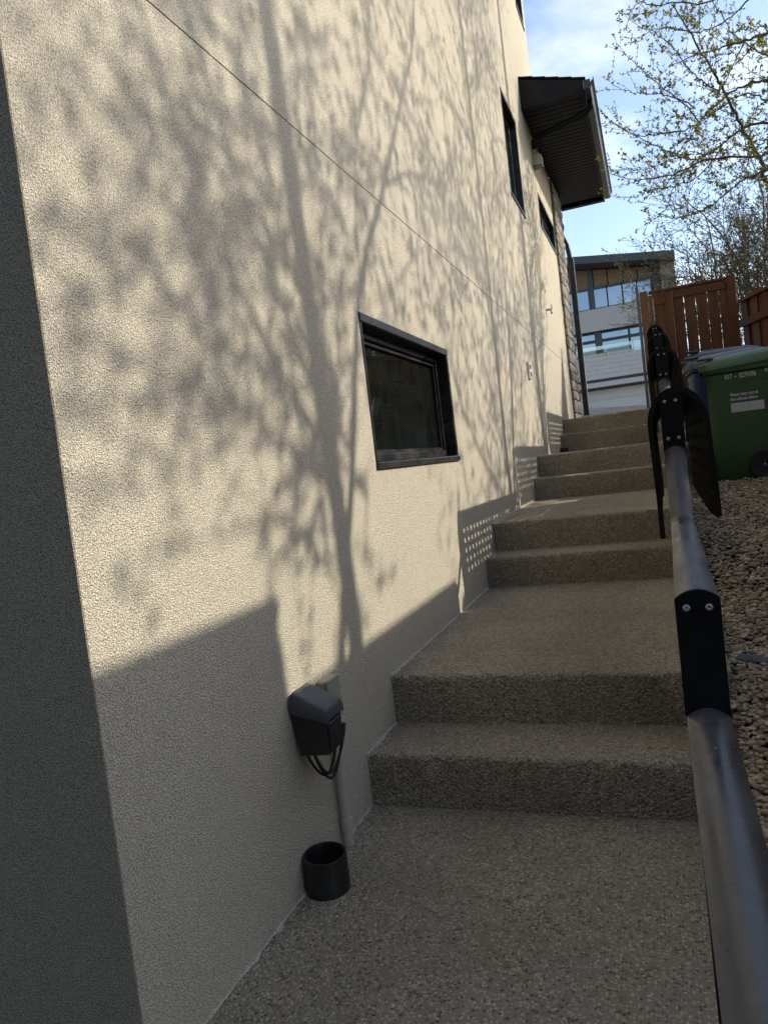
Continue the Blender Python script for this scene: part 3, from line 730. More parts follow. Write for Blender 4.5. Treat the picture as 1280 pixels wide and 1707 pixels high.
# ------------------------------------------------------------------ things on and by the wall
def utility_box():
    r = empty('utility_box', (WX, 1.72, -0.72)); tag(r, 'black utility box with grey sloping lid on the stucco wall above the conduit', 'utility box')
    O = -Vector(r.location)
    ya, yb = 1.668, 1.772; X0 = WX + 0.004; X1 = WX + 0.106
    mb = MB(); pr = [(X0, -0.600), (X1, -0.630), (X1 - 0.004, -0.722), (X0 + 0.018, -0.726)]
    mb.sweep(pr, [((0, ya + 0.006, 0), (1, 0, 0), (0, 0, 1)), ((0, yb - 0.006, 0), (1, 0, 0), (0, 0, 1))]); recalc(mb.build('body', M['boxplastic'], r, False, O))
    mb = MB(); pr = [(X0 - 0.003, -0.585), (X0 + 0.004, -0.560), (X0 + 0.012, -0.554), (X1 - 0.008, -0.592), (X1 + 0.003, -0.600), (X1 + 0.007, -0.608), (X1 + 0.007, -0.630), (X0 - 0.003, -0.602)]
    fr = [((0, ya, -0.007), (1, 0, 0), (0, 0, 1)), ((0, ya + 0.004, -0.002), (1, 0, 0), (0, 0, 1)), ((0, ya + 0.012, 0), (1, 0, 0), (0, 0, 1)), ((0, yb - 0.012, 0), (1, 0, 0), (0, 0, 1)), ((0, yb - 0.004, -0.002), (1, 0, 0), (0, 0, 1)), ((0, yb, -0.007), (1, 0, 0), (0, 0, 1))]
    mb.sweep(pr, fr); autosmooth(recalc(mb.build('lid', M['boxlid'], r, False, O)), 50)
    MB().bbox(X1 - 0.004, X1 + 0.004, ya + 0.014, yb - 0.014, -0.712, -0.640, 0.003).build('front_panel', M['boxplastic'], r, False, O)
    for k, (dy, dip, x) in enumerate(((0.0, 0.0, 0.0), (0.012, 0.012, 0.01), (0.005, -0.008, 0.016))):
        pts = []
        for t in range(15):
            u = t / 14; w = math.sin(math.pi * u)
            pts.append((X0 + 0.028 + x + 0.046 * u, 1.680 + dy + 0.120 * u + 0.006 * math.sin(u * 5 + k), -0.715 - (0.105 + dip) * w ** 0.8 + 0.03 * u))
        MB().tube(pts, 0.0038, 7).build('cable', M['cable'], r, True, O)
utility_box()
def beige_box():
    r = empty('junction_box', (WX, 1.94, -0.7)); tag(r, 'small beige junction box on the wall behind the black utility box', 'junction box'); O = -Vector(r.location)
    mb = MB(); mb.bbox(WX, WX + 0.030, 1.845, 1.925, -0.700, -0.580, 0.004); mb.build('body', M['beigebox'], r, False, O)
    mb = MB(); mb.bbox(WX + 0.031, WX + 0.038, 1.842, 1.928, -0.704, -0.576, 0.004); mb.build('cover', M['beigebox'], r, False, O)
    MB().tube([(WX + 0.02, 1.925, -0.69), (WX + 0.025, 1.945, -0.690), (WX + 0.012, 1.962, -0.672)], 0.003, 6).build('wire', M['cable'], r, True, O)
beige_box()
def conduit():
    r = empty('conduit', (WX + 0.022, 1.885, Z0)); tag(r, 'grey plastic conduit running down the wall under the utility box', 'pipe'); O = -Vector(r.location)
    x, y = WX + 0.022, 1.885
    MB().lathe([(0.0150, Z0 + 0.001), (0.0150, -0.70)], x, y, 24).build('pipe', M['pvc'], r, True, O)
    autosmooth(MB().lathe([(0.0152, Z0 + 0.05), (0.0172, Z0 + 0.0505), (0.0172, Z0 + 0.082), (0.0152, Z0 + 0.0825)], x, y, 24).build('coupling', M['pvc'], r, True, O), 40)
conduit()
def stub(name, cx, cy, z, h, ro, ri, lab, tilt=0):
    mb = MB(); mb.lathe([(ri, 0.003), (ri, h - 0.003), (ri + 0.001, h), (ro - 0.001, h), (ro, h - 0.003), (ro, 0.032), (ro + 0.001, 0.03), (ro + 0.001, -0.02)], 0, 0, 40)
    mb.add([(ri * math.cos(k * 2 * math.pi / 24), ri * math.sin(k * 2 * math.pi / 24), 0.005) for k in range(24)], [tuple(range(24))])
    o = autosmooth(mb.build(name, M['abs'], None, False, (cx, cy, z)), 40); o.rotation_euler = (0.03, tilt, 0); tag(o, lab, 'pipe')
stub('drain_pipe', -0.916, 1.668, Z0, 0.098, 0.0585, 0.0515, 'short wide black drain pipe stub standing on the lower landing by the wall', 0.03)
stub('drain_pipe', -0.925, 8.28, SZ[5], 0.05, 0.042, 0.036, 'small black drain pipe stub on the upper landing by the wall')
def wall_bits():
    r = empty('outlet_cover', (WX, 6.55, 0.73)); tag(r, 'white outlet cover on the stucco wall above the upper steps', 'outlet')
    MB().bbox(0.0, 0.022, -0.05, 0.05, -0.075, 0.075, 0.006).build('box', M['white'], r)
    for zz in (-0.035, 0.03): MB().bbox(0.0225, 0.026, -0.025, 0.025, zz - 0.02, zz + 0.02, 0.002).build('socket', M['boxlid'], r)
    r = empty('hose_tap', (WX, 8.36, 1.56)); tag(r, 'small outdoor tap with round handle on the stucco wall', 'tap')
    MB().tube([(0, 0, 0), (0.04, 0, 0), (0.055, 0, -0.02), (0.055, 0, -0.05)], 0.012, 8).build('spout', M['steel'], r, True)
    pts = [(0.06 , 0.045 * math.cos(a * math.pi / 8), 0.045 * math.sin(a * math.pi / 8) + 0.01) for a in range(17)]
    MB().tube(pts, 0.006, 6).build('handle', M['white'], r, True)
    r = empty('exhaust_vent', (WX, 8.62, 3.28)); tag(r, 'beige hooded exhaust vent on the wall under the eave', 'vent')
    mb = MB(); mb.sweep([(0, 0.10), (0.10, 0.02), (0.10, -0.08), (0, -0.08)], [((0, -0.07, 0), (1, 0, 0), (0, 0, 1)), ((0, 0.07, 0), (1, 0, 0), (0, 0, 1))]); recalc(mb.build('hood', M['stucco'], r))
    MB().box(0.008, 0.092, -0.062, 0.062, -0.086, -0.0805).build('grille', M['frame'], r)
wall_bits()

# ------------------------------------------------------------------ wheeled carts
def rounded_rect(hx, hy, r, n=5):
    p = []
    for cx, cy, a0 in ((hx - r, hy - r, 0), (-hx + r, hy - r, 90), (-hx + r, -hy + r, 180), (hx - r, -hy + r, 270)):
        for k in range(n + 1): a = math.radians(a0 + 90 * k / n); p.append((cx + r * math.cos(a), cy + r * math.sin(a)))
    return p
def cart(name, loc, rz, bodym, lidm, lab, text=False, open_lid=False):
    r = empty(name, loc, rz); r.scale = (1, 1, 1.12); tag(r, lab, 'cart', 'wheeled waste carts on the gravel')
    mb = MB(); rows = [(0.0, .20, .245, .0, .05), (0.02, .215, .26, .0, .06), (0.30, .232, .285, .0, .06), (0.70, .252, .325, .0, .06), (0.86, .262, .345, .0, .06), (0.875, .285, .37, .0, .07), (0.93, .288, .372, .0, .07), (0.935, .27, .35, .0, .06)]
    n = len(rounded_rect(1, 1, .1))
    for (z, hy, hx, off, rr_) in rows:
        for (x, y) in rounded_rect(hx, hy, rr_): mb.v.append((x + 0.02 - (0.345 - min(hx, 0.345)) * 0.85, y, z))
    for i in range(len(rows) - 1):
        for k in range(n): mb.f.append((i * n + k, i * n + (k + 1) % n, (i + 1) * n + (k + 1) % n, (i + 1) * n + k))
    mb.f.append(tuple(range(n))[::-1]); mb.f.append(tuple((len(rows) - 1) * n + k for k in range(n)))
    body = autosmooth(mb.build('body', bodym, r), 35)
    # lid: domed, with raised rim and recessed grips at the front corners
    mb = MB(); rows = [(0.925, .298, .385, .08), (0.975, .300, .388, .08), (0.992, .288, .376, .075), (0.988, .262, .350, .06), (1.008, .235, .320, .06), (1.030, .15, .22, .05)]
    for (z, hy, hx, rr_) in rows:
        for (x, y) in rounded_rect(hx, hy, rr_): mb.v.append((x + 0.012, y, z + 0.028 * (x / 0.38) * 0.6 - 0.012 * (abs(y) / 0.3)))
    for i in range(len(rows) - 1):
        for k in range(n): mb.f.append((i * n + k, i * n + (k + 1) % n, (i + 1) * n + (k + 1) % n, (i + 1) * n + k))
    mb.f.append(tuple((len(rows) - 1) * n + k for k in range(n)))
    lid = autosmooth(mb.build('lid', lidm, r), 38)
    if open_lid: lid.rotation_euler = (0, math.radians(4), 0); lid.location = (0, 0, 0.035)
    for sy in (-1, 1):
        MB().bbox(-0.385, -0.25, sy * 0.20 - 0.05, sy * 0.20 + 0.05, 0.995, 1.012, 0.006).build('grip', lidm, lid)
    # handle at the rear, axle and two wheels
    MB().tube([(0.40, -0.24, 0.93), (0.455, -0.23, 0.95), (0.455, 0.23, 0.95), (0.40, 0.24, 0.93)], 0.016, 8).build('handle', bodym, r, True)
    for sy in (-1, 1):
        MB().bbox(0.20, 0.46, sy * 0.235 - 0.012, sy * 0.235 + 0.012, 0.86, 0.92, 0.006).build('handle_bracket', bodym, r)
    MB().tube([(0.085, -0.27, 0.112), (0.085, 0.27, 0.112)], 0.011, 8).build('axle', M['steel'], r, True)
    for sy in (-1, 1):
        w = empty('wheel', (0.085, sy * 0.250, 0.112)); w.parent = r; w.scale = (1, 1, 1 / 1.12)
        mb = MB(); mb.lathe([(0.085, -0.020), (0.118, -0.024), (0.125, -0.014), (0.125, 0.014), (0.118, 0.024), (0.085, 0.020), (0.085, -0.020)], 0, 0, 36)
        t = autosmooth(mb.build('tyre', M['tyre'], w), 30); t.rotation_euler = (math.pi / 2, 0, 0)
        mb = MB(); mb.lathe([(0.0, -0.016), (0.028, -0.022), (0.030, -0.010), (0.084, -0.010), (0.086, -0.019), (0.086, 0.019), (0.084, 0.010), (0.030, 0.010), (0.028, 0.022), (0.0, 0.016)], 0, 0, 24)
        for k in range(6):
            Mx = Matrix.Rotation(k * math.pi / 3, 4, 'Z'); mb.bbox(0.026, 0.085, -0.008, 0.008, -0.016, 0.016, 0.003, Mx)
        t = mb.build('rim', M['blk_cart'], w); t.rotation_euler = (math.pi / 2, 0, 0)
    for sx, sy in ((-0.22, -0.14), (-0.22, 0.14)): MB().box(sx - 0.03, sx + 0.03, sy - 0.03, sy + 0.03, -0.012, 0.004).build('foot', bodym, r)
    # vertical rib moulding under the rim at the sides
    for sy in (-1, 1):
        mb = MB(); mb.sweep([(-0.20, 0.0), (-0.15, 0.05), (-0.06, 0.075), (0.06, 0.075), (0.15, 0.05), (0.20, 0.0), (0.19, 0.0), (0.145, 0.043), (0.058, 0.066), (-0.058, 0.066), (-0.145, 0.043), (-0.19, 0.0)], [((0.06, sy * 0.243, 0.72), (1, 0, 0), (0, sy * 0.06, 1)), ((0.06, sy * 0.256, 0.722), (1, 0, 0), (0, sy * 0.06, 1))]); recalc(mb.build('moulded_rib', bodym, r))
    return r
def text_part(s, size, loc, rot, m, parent, bold=0.0, sx=1.0):
    c = bpy.data.curves.new('lettering', 'FONT'); c.body = s; c.size = size; c.align_x = 'LEFT'; c.extrude = 0.0006; c.offset = bold
    c.materials.append(m); o = bpy.data.objects.new('lettering', c); col.objects.link(o)
    bpy.context.view_layer.update(); me = bpy.data.meshes.new_from_object(o.evaluated_get(bpy.context.evaluated_depsgraph_get())); bpy.data.objects.remove(o)
    o = bpy.data.objects.new('lettering', me); col.objects.link(o); o.location = loc; o.rotation_euler = rot; o.scale = (sx, 1, 1); o.parent = parent; return o
gz = gravel_z(7.2) - 0.015
gc = cart('waste_cart', (0.835, 7.50, gz + 0.012), math.radians(-4), M['green'], M['green_lid'], 'green wheeled cart with white number and address label, nearest the camera')
tilt = math.radians(93.3)
text_part('017  \u2013  0279396', 0.054, (-0.170, -0.2615, 0.815), (tilt, 0, 0), M['white'], gc, 0.0003, 0.70)
text_part('4', 0.054, (0.150, -0.2620, 0.830), (tilt, 0, 0), M['white'], gc, 0.0003, 0.70)
text_part('Please keep cart at\nthe address below', 0.036, (-0.140, -0.2545, 0.676), (tilt, 0, 0), M['white'], gc, 0.0004, 0.82)
lb = MB(); lb.box(-0.0, 0.265, -0.0012, 0.0, 0.0, 0.072); lb = lb.build('address_label', M['label'], gc, False, (-0.140, -0.2462, 0.548)); lb.rotation_euler = (math.radians(3.1), 0, 0)
for a in ((0.102, 0.022, 0.105, 0.044), (0.138, 0.016, 0.156, 0.052)):
    mk = MB(); mk.tube([(a[0], -0.0016, a[1]), (a[2], -0.0016, a[3])], 0.0012, 5); mk.build('pen_mark', M['ink'], lb)
cart('waste_cart', (0.735, 8.22, gravel_z(8.2) + 0.01), math.radians(3), M['blue'], M['blue_lid'], 'blue wheeled cart standing behind the green one')
cart('waste_cart', (0.735, 8.95, gravel_z(8.9) + 0.03), math.radians(-3), M['blk_cart'], M['lidgrey'], 'black wheeled cart with pale grey lid tilted open, farthest of the carts', open_lid=True)

# ------------------------------------------------------------------ fences
def board_mesh(w, h, t=0.018):
    mb = MB(); mb.bbox(-w / 2, w / 2, -t / 2, t / 2, 0, h, 0.003); return mb
GY = 10.0
def gate():
    r = empty('cedar_gate', (0.6, GY, -0.1)); tag(r, 'dark red-brown cedar gate of vertical boards with light showing through the gaps', 'gate'); O = -Vector(r.location)
    X = lambda px, py=520: at(px, py, GY).x
    zt = lambda x: 1.855 + 0.012 * x
    z0 = -0.12
    MB().bbox(X(1062, 520), X(1067, 520) , GY - 0.05, GY + 0.03, z0, 1.93, 0.004).build('side_post', M['greywood'], r, False, O)
    MB().bbox(X(1068), X(1081.5), GY - 0.045, GY + 0.05, z0, 1.862, 0.006).build('post', M['cedar_lit'], r, False, O)
    MB().bbox(X(1082), X(1089), GY - 0.03, GY - 0.008, z0, 1.80, 0.004).build('board', M['cedar_lit'], r, False, O)
    xs = [1090.4, 1111.2, 1112.0, 1121.4, 1122.4, 1140.1, 1141.4, 1159.7, 1161.0, 1179.6, 1180.8, 1199.2, 1200.3, 1216.4]
    rr2 = random.Random(3)
    for k in range(0, len(xs), 2):
        a, b = X(xs[k]), X(xs[k + 1])
        mb = MB(); mb.bbox(a, b, GY - 0.012 + rr2.uniform(-0.003, 0.003), GY + 0.007, z0 + 0.03, 1.79 + rr2.uniform(-0.004, 0.004), 0.003); mb.build('board', M['cedar'], r, False, O)
    # stile, top rails, cap, lower rail in front of the boards
    MB().bbox(X(1110), X(1121.5), GY - 0.042, GY - 0.014, z0 + 0.05, 1.815, 0.004).build('stile', M['cedar'], r, False, O)
    mb = MB(); mb.bbox(X(1090), X(1109.6), GY - 0.036, GY - 0.014, 1.67, 1.80, 0.004); mb.build('rail', M['cedar'], r, False, O)
    mb = MB(); mb.bbox(X(1124), X(1213), GY - 0.036, GY - 0.014, 1.715, 1.815, 0.004); mb.build('rail', M['cedar'], r, False, O)
    mb = MB(); mb.bbox(X(1083), X(1213.5), GY - 0.055, GY + 0.045, 1.822, 1.852, 0.004); mb.build('cap_rail', M['cedar'], r, False, O)
    mb = MB(); mb.bbox(X(1124), X(1213), GY - 0.036, GY - 0.014, 0.86, 0.955, 0.004); mb.build('rail', M['cedar'], r, False, O)
    MB().bbox(X(1214.3), X(1229), GY - 0.05, GY + 0.06, z0, 1.872, 0.006).build('post', M['cedar'], r, False, O)
gate()
def fence_run(name, lab, p0, p1, top0, top1, z0, gap=0.0, bw=0.14, cap=True, overlap=True):
    p0 = Vector((*p0, 0)); p1 = Vector((*p1, 0)); d = p1 - p0; Lg = d.length; rz = math.atan2(d.y, d.x)
    r = empty(name, (p0.x, p0.y, z0), rz); tag(r, lab, 'fence')
    n = max(1, int(Lg / (bw - (0.02 if overlap else -gap)))); st = Lg / n
    hmax = top0 - z0 - 0.05
    me = board_mesh(bw, 1.0).mesh('board', M['cedar'])
    for k in range(n):
        t = (k + 0.5) / n; h = (top0 + (top1 - top0) * t) - z0 - 0.045
        put('board', me, r, ((k + 0.5) * st, 0.011 if k % 2 and overlap else -0.011 if overlap else 0, 0.03), None, (1, 1, h))
    for hz in (0.25, 0.86):
        h0 = (top0 - z0) * hz; h1 = (top1 - z0) * hz
        mb = MB(); mb.sweep([(0.026, -0.045), (0.064, -0.045), (0.064, 0.045), (0.026, 0.045)], [((0, 0, h0), (0, -1, 0), (0, 0, 1)), ((Lg, 0, h1), (0, -1, 0), (0, 0, 1))]); recalc(mb.build('rail', M['cedar'], r))
    if cap:
        mb = MB(); mb.sweep([(-0.07, -0.035), (0.07, -0.035), (0.07, 0.0), (-0.07, 0.0)], [((0, 0, top0 - z0), (0, -1, 0), (0, 0, 1)), ((Lg, 0, top1 - z0), (0, -1, 0), (0, 0, 1))]); recalc(mb.build('cap_rail', M['cedar'], r))
    for xx, tt in ((0.0, top0), (Lg, top1)): MB().bbox(xx - 0.045, xx + 0.045, 0.03, 0.12, -0.1, tt - z0 - 0.04, 0.005).build('post', M['cedar'], r)
    return r
fence_run('cedar_fence', 'slanting dark cedar fence panel right of the gate, above the carts', (1.19, 10.22), (2.2, 7.42), 1.585, 1.60, -0.5)
fence_run('cedar_fence', 'stepped cedar fence panel beside the gravel, next to the slanting panel', (2.2, 7.30), (2.2, 5.25), 1.50, 1.50, -0.75)
fence_run('cedar_fence', 'stepped cedar fence panel beside the gravel, second from the slanting panel', (2.2, 5.15), (2.2, 3.50), 1.60, 1.60, -0.9)
fence_run('cedar_fence', 'stepped cedar fence panel beside the gravel, nearest the lower landing', (2.2, 3.40), (2.2, 0.40), 1.875, 1.875, -1.2)

# ------------------------------------------------------------------ house across the street
def far_house():
    Y = 36.0; r = empty('far_house', (-3, Y, 0.3)); tag(r, 'modern grey three storey house with dark roof and wide windows, beyond the steps', 'house'); O = -Vector(r.location)
    S = Y
    x0, x1 = -6.5, 0.95
    def bx(name, m, xa, xb, ya, yb, za, zb, parent=None):
        return MB().box(xa, xb, Y + ya, Y + yb, za, zb).build(name, m, parent or r, False, O if parent is None else None)
    def roofz(x): return 8.68 + (8.10 - 8.68) * (x + 3.2) / 4.1
    bx('core', M['fartrim'], x0, x1 - 0.02, 0.22, 8, 0.0, 7.9)
    bx('upper_band', M['fargrey'], x0, x1, -0.25, 0.2, 5.30, 6.30)
    bx('lower_band', M['farsiding'], x0, x1 + 0.2, -1.3, 0.2, 2.98, 4.00)
    for k in range(5): bx('siding_board', M['farsiding'], x0, x1 + 0.2, -1.318 - 0.004 * (k % 2), -1.302, 3.0 + 0.2 * k, 3.19 + 0.2 * k)
    bx('trim_band', M['fartrim'], x0, x1, -1.15, 0.2, 2.86, 2.975)
    bx('beam', M['farsiding'], x0, x1 + 0.1, -1.2, 0.18, 2.64, 2.855)
    bx('shadow_gap', M['fartrim'], x0, x1, -0.8, 0.19, 2.56, 2.635)
    gd = bx('garage_door', M['fardoor'], x0, x1, -0.5, 0.15, 0.2, 2.555)
    for k in range(5): bx('door_panel', M['fardoor'], x0, x1, -0.53, -0.505, 0.25 + 0.46 * k, 0.25 + 0.46 * k + 0.445)
    mb = MB(); mb.sweep([(x0, roofz(x0)), (x1 + 0.65, roofz(x1 + 0.65)), (x1 + 0.65, roofz(x1 + 0.65) - 0.33), (x0, roofz(x0) - 0.33)], [((0, Y - 1.3, 0), (1, 0, 0), (0, 0, 1)), ((0, Y + 8, 0), (1, 0, 0), (0, 0, 1))]); recalc(mb.build('roof', M['fartrim'], r, False, O))
    X = lambda px, py: at(px, py, Y).x
    # upper glazing: wood infill above, panes below, each a piece
    edges = [(925, 955.0), (957.5, 980.5), (989, 1011.5), (1013.5, 1037), (1039.5, 1062), (1064, 1086)]
    for (a, b) in edges:
        xa, xb = X(a, 470), X(b, 470); zt = roofz((xa + xb) / 2) - 0.36
        f = MB(); f.sweep([(xa, 7.33), (xb, 7.33), (xb, roofz(xb) - 0.37), (xa, roofz(xa) - 0.37)], [((0, Y - 0.03, 0), (1, 0, 0), (0, 0, 1)), ((0, Y + 0.15, 0), (1, 0, 0), (0, 0, 1))]); recalc(f.build('wood_panel', M['soffit_wood'], r, False, O))
        xa, xb = X(a, 500), X(b, 500)
        wdw = MB(); t = 0.05
        wdw.box(xa - t, xb + t, Y - 0.06, Y + 0.1, 7.24, 7.32); wdw.box(xa - t, xb + t, Y - 0.06, Y + 0.1, 6.305, 6.37)
        wdw.box(xa - t, xa, Y - 0.055, Y + 0.1, 6.37, 7.24); wdw.box(xb, xb + t, Y - 0.055, Y + 0.1, 6.37, 7.24)
        fr = wdw.build('window_frame', M['fartrim'], r, False, O)
        MB().box(xa, xb, Y + 0.02, Y + 0.05, 6.37, 7.24).build('pane', M['farglass'], fr)
    bx('column', M['fartrim'], X(980.8, 480), X(988.7, 480), -0.10, 0.2, 6.31, 8.4)
    bx('column', M['fartrim'], X(1086.5, 470), x1 - 0.02, -0.10, 0.2, 6.31, 8.0)
    # lower glazing with transoms
    for (a, b) in [(950, 963.0), (964.8, 992), (1004, 1048), (1052, 1075)]:
        xa, xb = X(a, 575), X(b, 575); t = 0.06
        for (za, zb) in ((4.06, 4.80), (4.93, 5.20)):
            wdw = MB(); wdw.box(xa - t, xb + t, Y + 0.02, Y + 0.17, zb, zb + 0.06); wdw.box(xa - t, xb + t, Y + 0.02, Y + 0.17, za - 0.06, za); wdw.box(xa - t, xa, Y + 0.025, Y + 0.17, za, zb); wdw.box(xb, xb + t, Y + 0.025, Y + 0.17, za, zb)
            fr = wdw.build('window_frame', M['fartrim'], r, False, O)
            MB().box(xa, xb, Y + 0.08, Y + 0.11, za, zb).build('pane', M['farglass'], fr)
    bx('column', M['fartrim'], X(993.5, 575), X(1003.5, 575), -0.05, 0.19, 4.01, 5.29)
    xg = [x0, X(966, 600), X(1013, 600), X(1058, 600), x1 + 0.1]
    for a, b in zip(xg, xg[1:]): bx('balcony_glass', M['balglass'], a + 0.02, b - 0.02, -1.24, -1.225, 4.02, 4.46)
    bx('chimney', M['farstone'], 0.98, 1.58, -0.6, 0.9, 0.2, 8.15)
far_house()

# unseen dark house shape added behind the viewer to keep risers and return shaded
def shade_house():
    r = empty('shade_house', (0, -6, -1.7)); tag(r, 'plain dark house added unseen behind the viewer to shade the risers and return wall', 'house'); O = -Vector(r.location)
    MB().box(-9, 7, -12, -5.2, -2.2, 4.6).build('wall', M['shingle'], r, False, O)
    mb = MB(); mb.sweep([(-12.6, 4.6), (-4.7, 4.6), (-4.7, 4.75), (-12.6, 6.0)], [((-9.4, 0, 0), (0, 1, 0), (0, 0, 1)), ((7.4, 0, 0), (0, 1, 0), (0, 0, 1))]); recalc(mb.build('roof', M['shingle'], r, False, O))
    for k in range(3):
        w_ = MB().bbox(-6 + 4.5 * k, -4.6 + 4.5 * k, -5.22, -5.16, 0.3, 1.8, 0.01).build('window', M['frame'], r, False, O)
        MB().box(-5.9 + 4.5 * k, -4.7 + 4.5 * k, -5.158, -5.15, 0.4, 1.7).build('pane', M['glass'], w_)
shade_house()

# ------------------------------------------------------------------ trees
class Tree:
    def __init__(s, seed): s.r = random.Random(seed); s.w = MB(); s.tw = MB(); s.lf = MB(); s.nodes = []
    def limb(s, pts, r0, r1, n=6, wob=0.0, sub=4):
        P = [Vector(p) for p in pts]; out = []
        for i in range(len(P) - 1):
            a = P[max(i - 1, 0)]; b = P[i]; c = P[i + 1]; d = P[min(i + 2, len(P) - 1)]
            for k in range(sub):
                t = k / sub
                q = 0.5 * ((2 * b) + (c - a) * t + (2 * a - 5 * b + 4 * c - d) * t * t + (3 * b - a - 3 * c + d) * t ** 3)
                if wob: q = q + Vector((s.r.gauss(0, wob), s.r.gauss(0, wob), s.r.gauss(0, wob)))
                out.append(q)
        out.append(P[-1]); m = len(out)
        rad = [r0 + (r1 - r0) * (i / (m - 1)) for i in range(m)]
        s.w.tube(out, rad, n, False); return out, rad
    def grow(s, p, d, length, r0, level, maxl, spread=0.8, up=0.12, ratio=0.62, kids=5, leafd=0.07, leafs=0.03, leafn=3, seg=None, minr=0.0022):
        R = s.r; n = max(4, int(length / (seg or 0.16))); step = length / n; pts = [Vector(p)]; dirs = []; d = Vector(d).normalized()
        for i in range(n):
            d = (d + Vector((R.gauss(0, .11), R.gauss(0, .11), R.gauss(0, .09) + up * (0.35 + 0.4 * i / n)))).normalized()
            pts.append(pts[-1] + d * step); dirs.append(d.copy())
        r1 = max(minr, r0 * 0.35); rad = [r0 + (r1 - r0) * i / n for i in range(n + 1)]
        s.w.tube(pts, rad, 6 if r0 > 0.02 else 4 if r0 > 0.006 else 3, False)
        if level < maxl:
            for k in range(kids):
                t = 0.22 + 0.75 * (k + R.random() * 0.9) / kids; i = min(n - 1, int(t * n)); dd = dirs[i]
                ax = dd.cross(Vector((R.gauss(0, 1), R.gauss(0, 1), R.gauss(0, 1)))).normalized()
                nd = (dd * math.cos(spread) + ax * math.sin(spread) * R.uniform(0.7, 1.15)).normalized()
                s.grow(pts[i], nd, length * ratio * R.uniform(0.65, 1.15) * (1.1 - 0.35 * t), max(minr, rad[i] * 0.55), level + 1, maxl, spread, up, ratio, max(3, kids - 1), leafd, leafs, leafn, seg, minr)
        if level >= maxl - 1 and leafn: s.leaves_along(pts, leafd, leafs, leafn)
    def leaves_along(s, pts, gap, size, n):
        R = s.r; acc = 0
        for a, b in zip(pts, pts[1:]):
            L_ = (b - a).length; acc += L_
            while acc > gap:
                acc -= gap; q = a.lerp(b, R.random()); s.clump(q, size * R.uniform(.55, 1.35), n)
        s.clump(pts[-1], size * 1.1, n)
    def clump(s, q, size, n):
        R = s.r
        for k in range(max(1, int(n * R.uniform(.6, 1.5)))):
            d = Vector((R.gauss(0, 1), R.gauss(0, 1), R.gauss(0.25, 1))).normalized(); a = d.cross(Vector((R.gauss(0, 1), R.gauss(0, 1), R.gauss(0, 1)))).normalized()
            L_ = size * R.uniform(.6, 1.2); w = L_ * R.uniform(.22, .36); c = d.cross(a) * L_ * 0.12
            o = len(s.lf.v)
            s.lf.v += [tuple(q), tuple(q + d * L_ * .5 + a * w + c), tuple(q + d * L_), tuple(q + d * L_ * .5 - a * w + c)]
            s.lf.f.append((o, o + 1, o + 2, o + 3))
    def build(s, name, base, lab, barkm, leafm, group=None):
        r = empty(name, base); tag(r, lab, 'tree', group); O = -Vector(base)
        s.w.build('trunk', barkm, r, True, O)
        if s.lf.v: s.lf.build('crown', leafm, r, False, O)
        return r

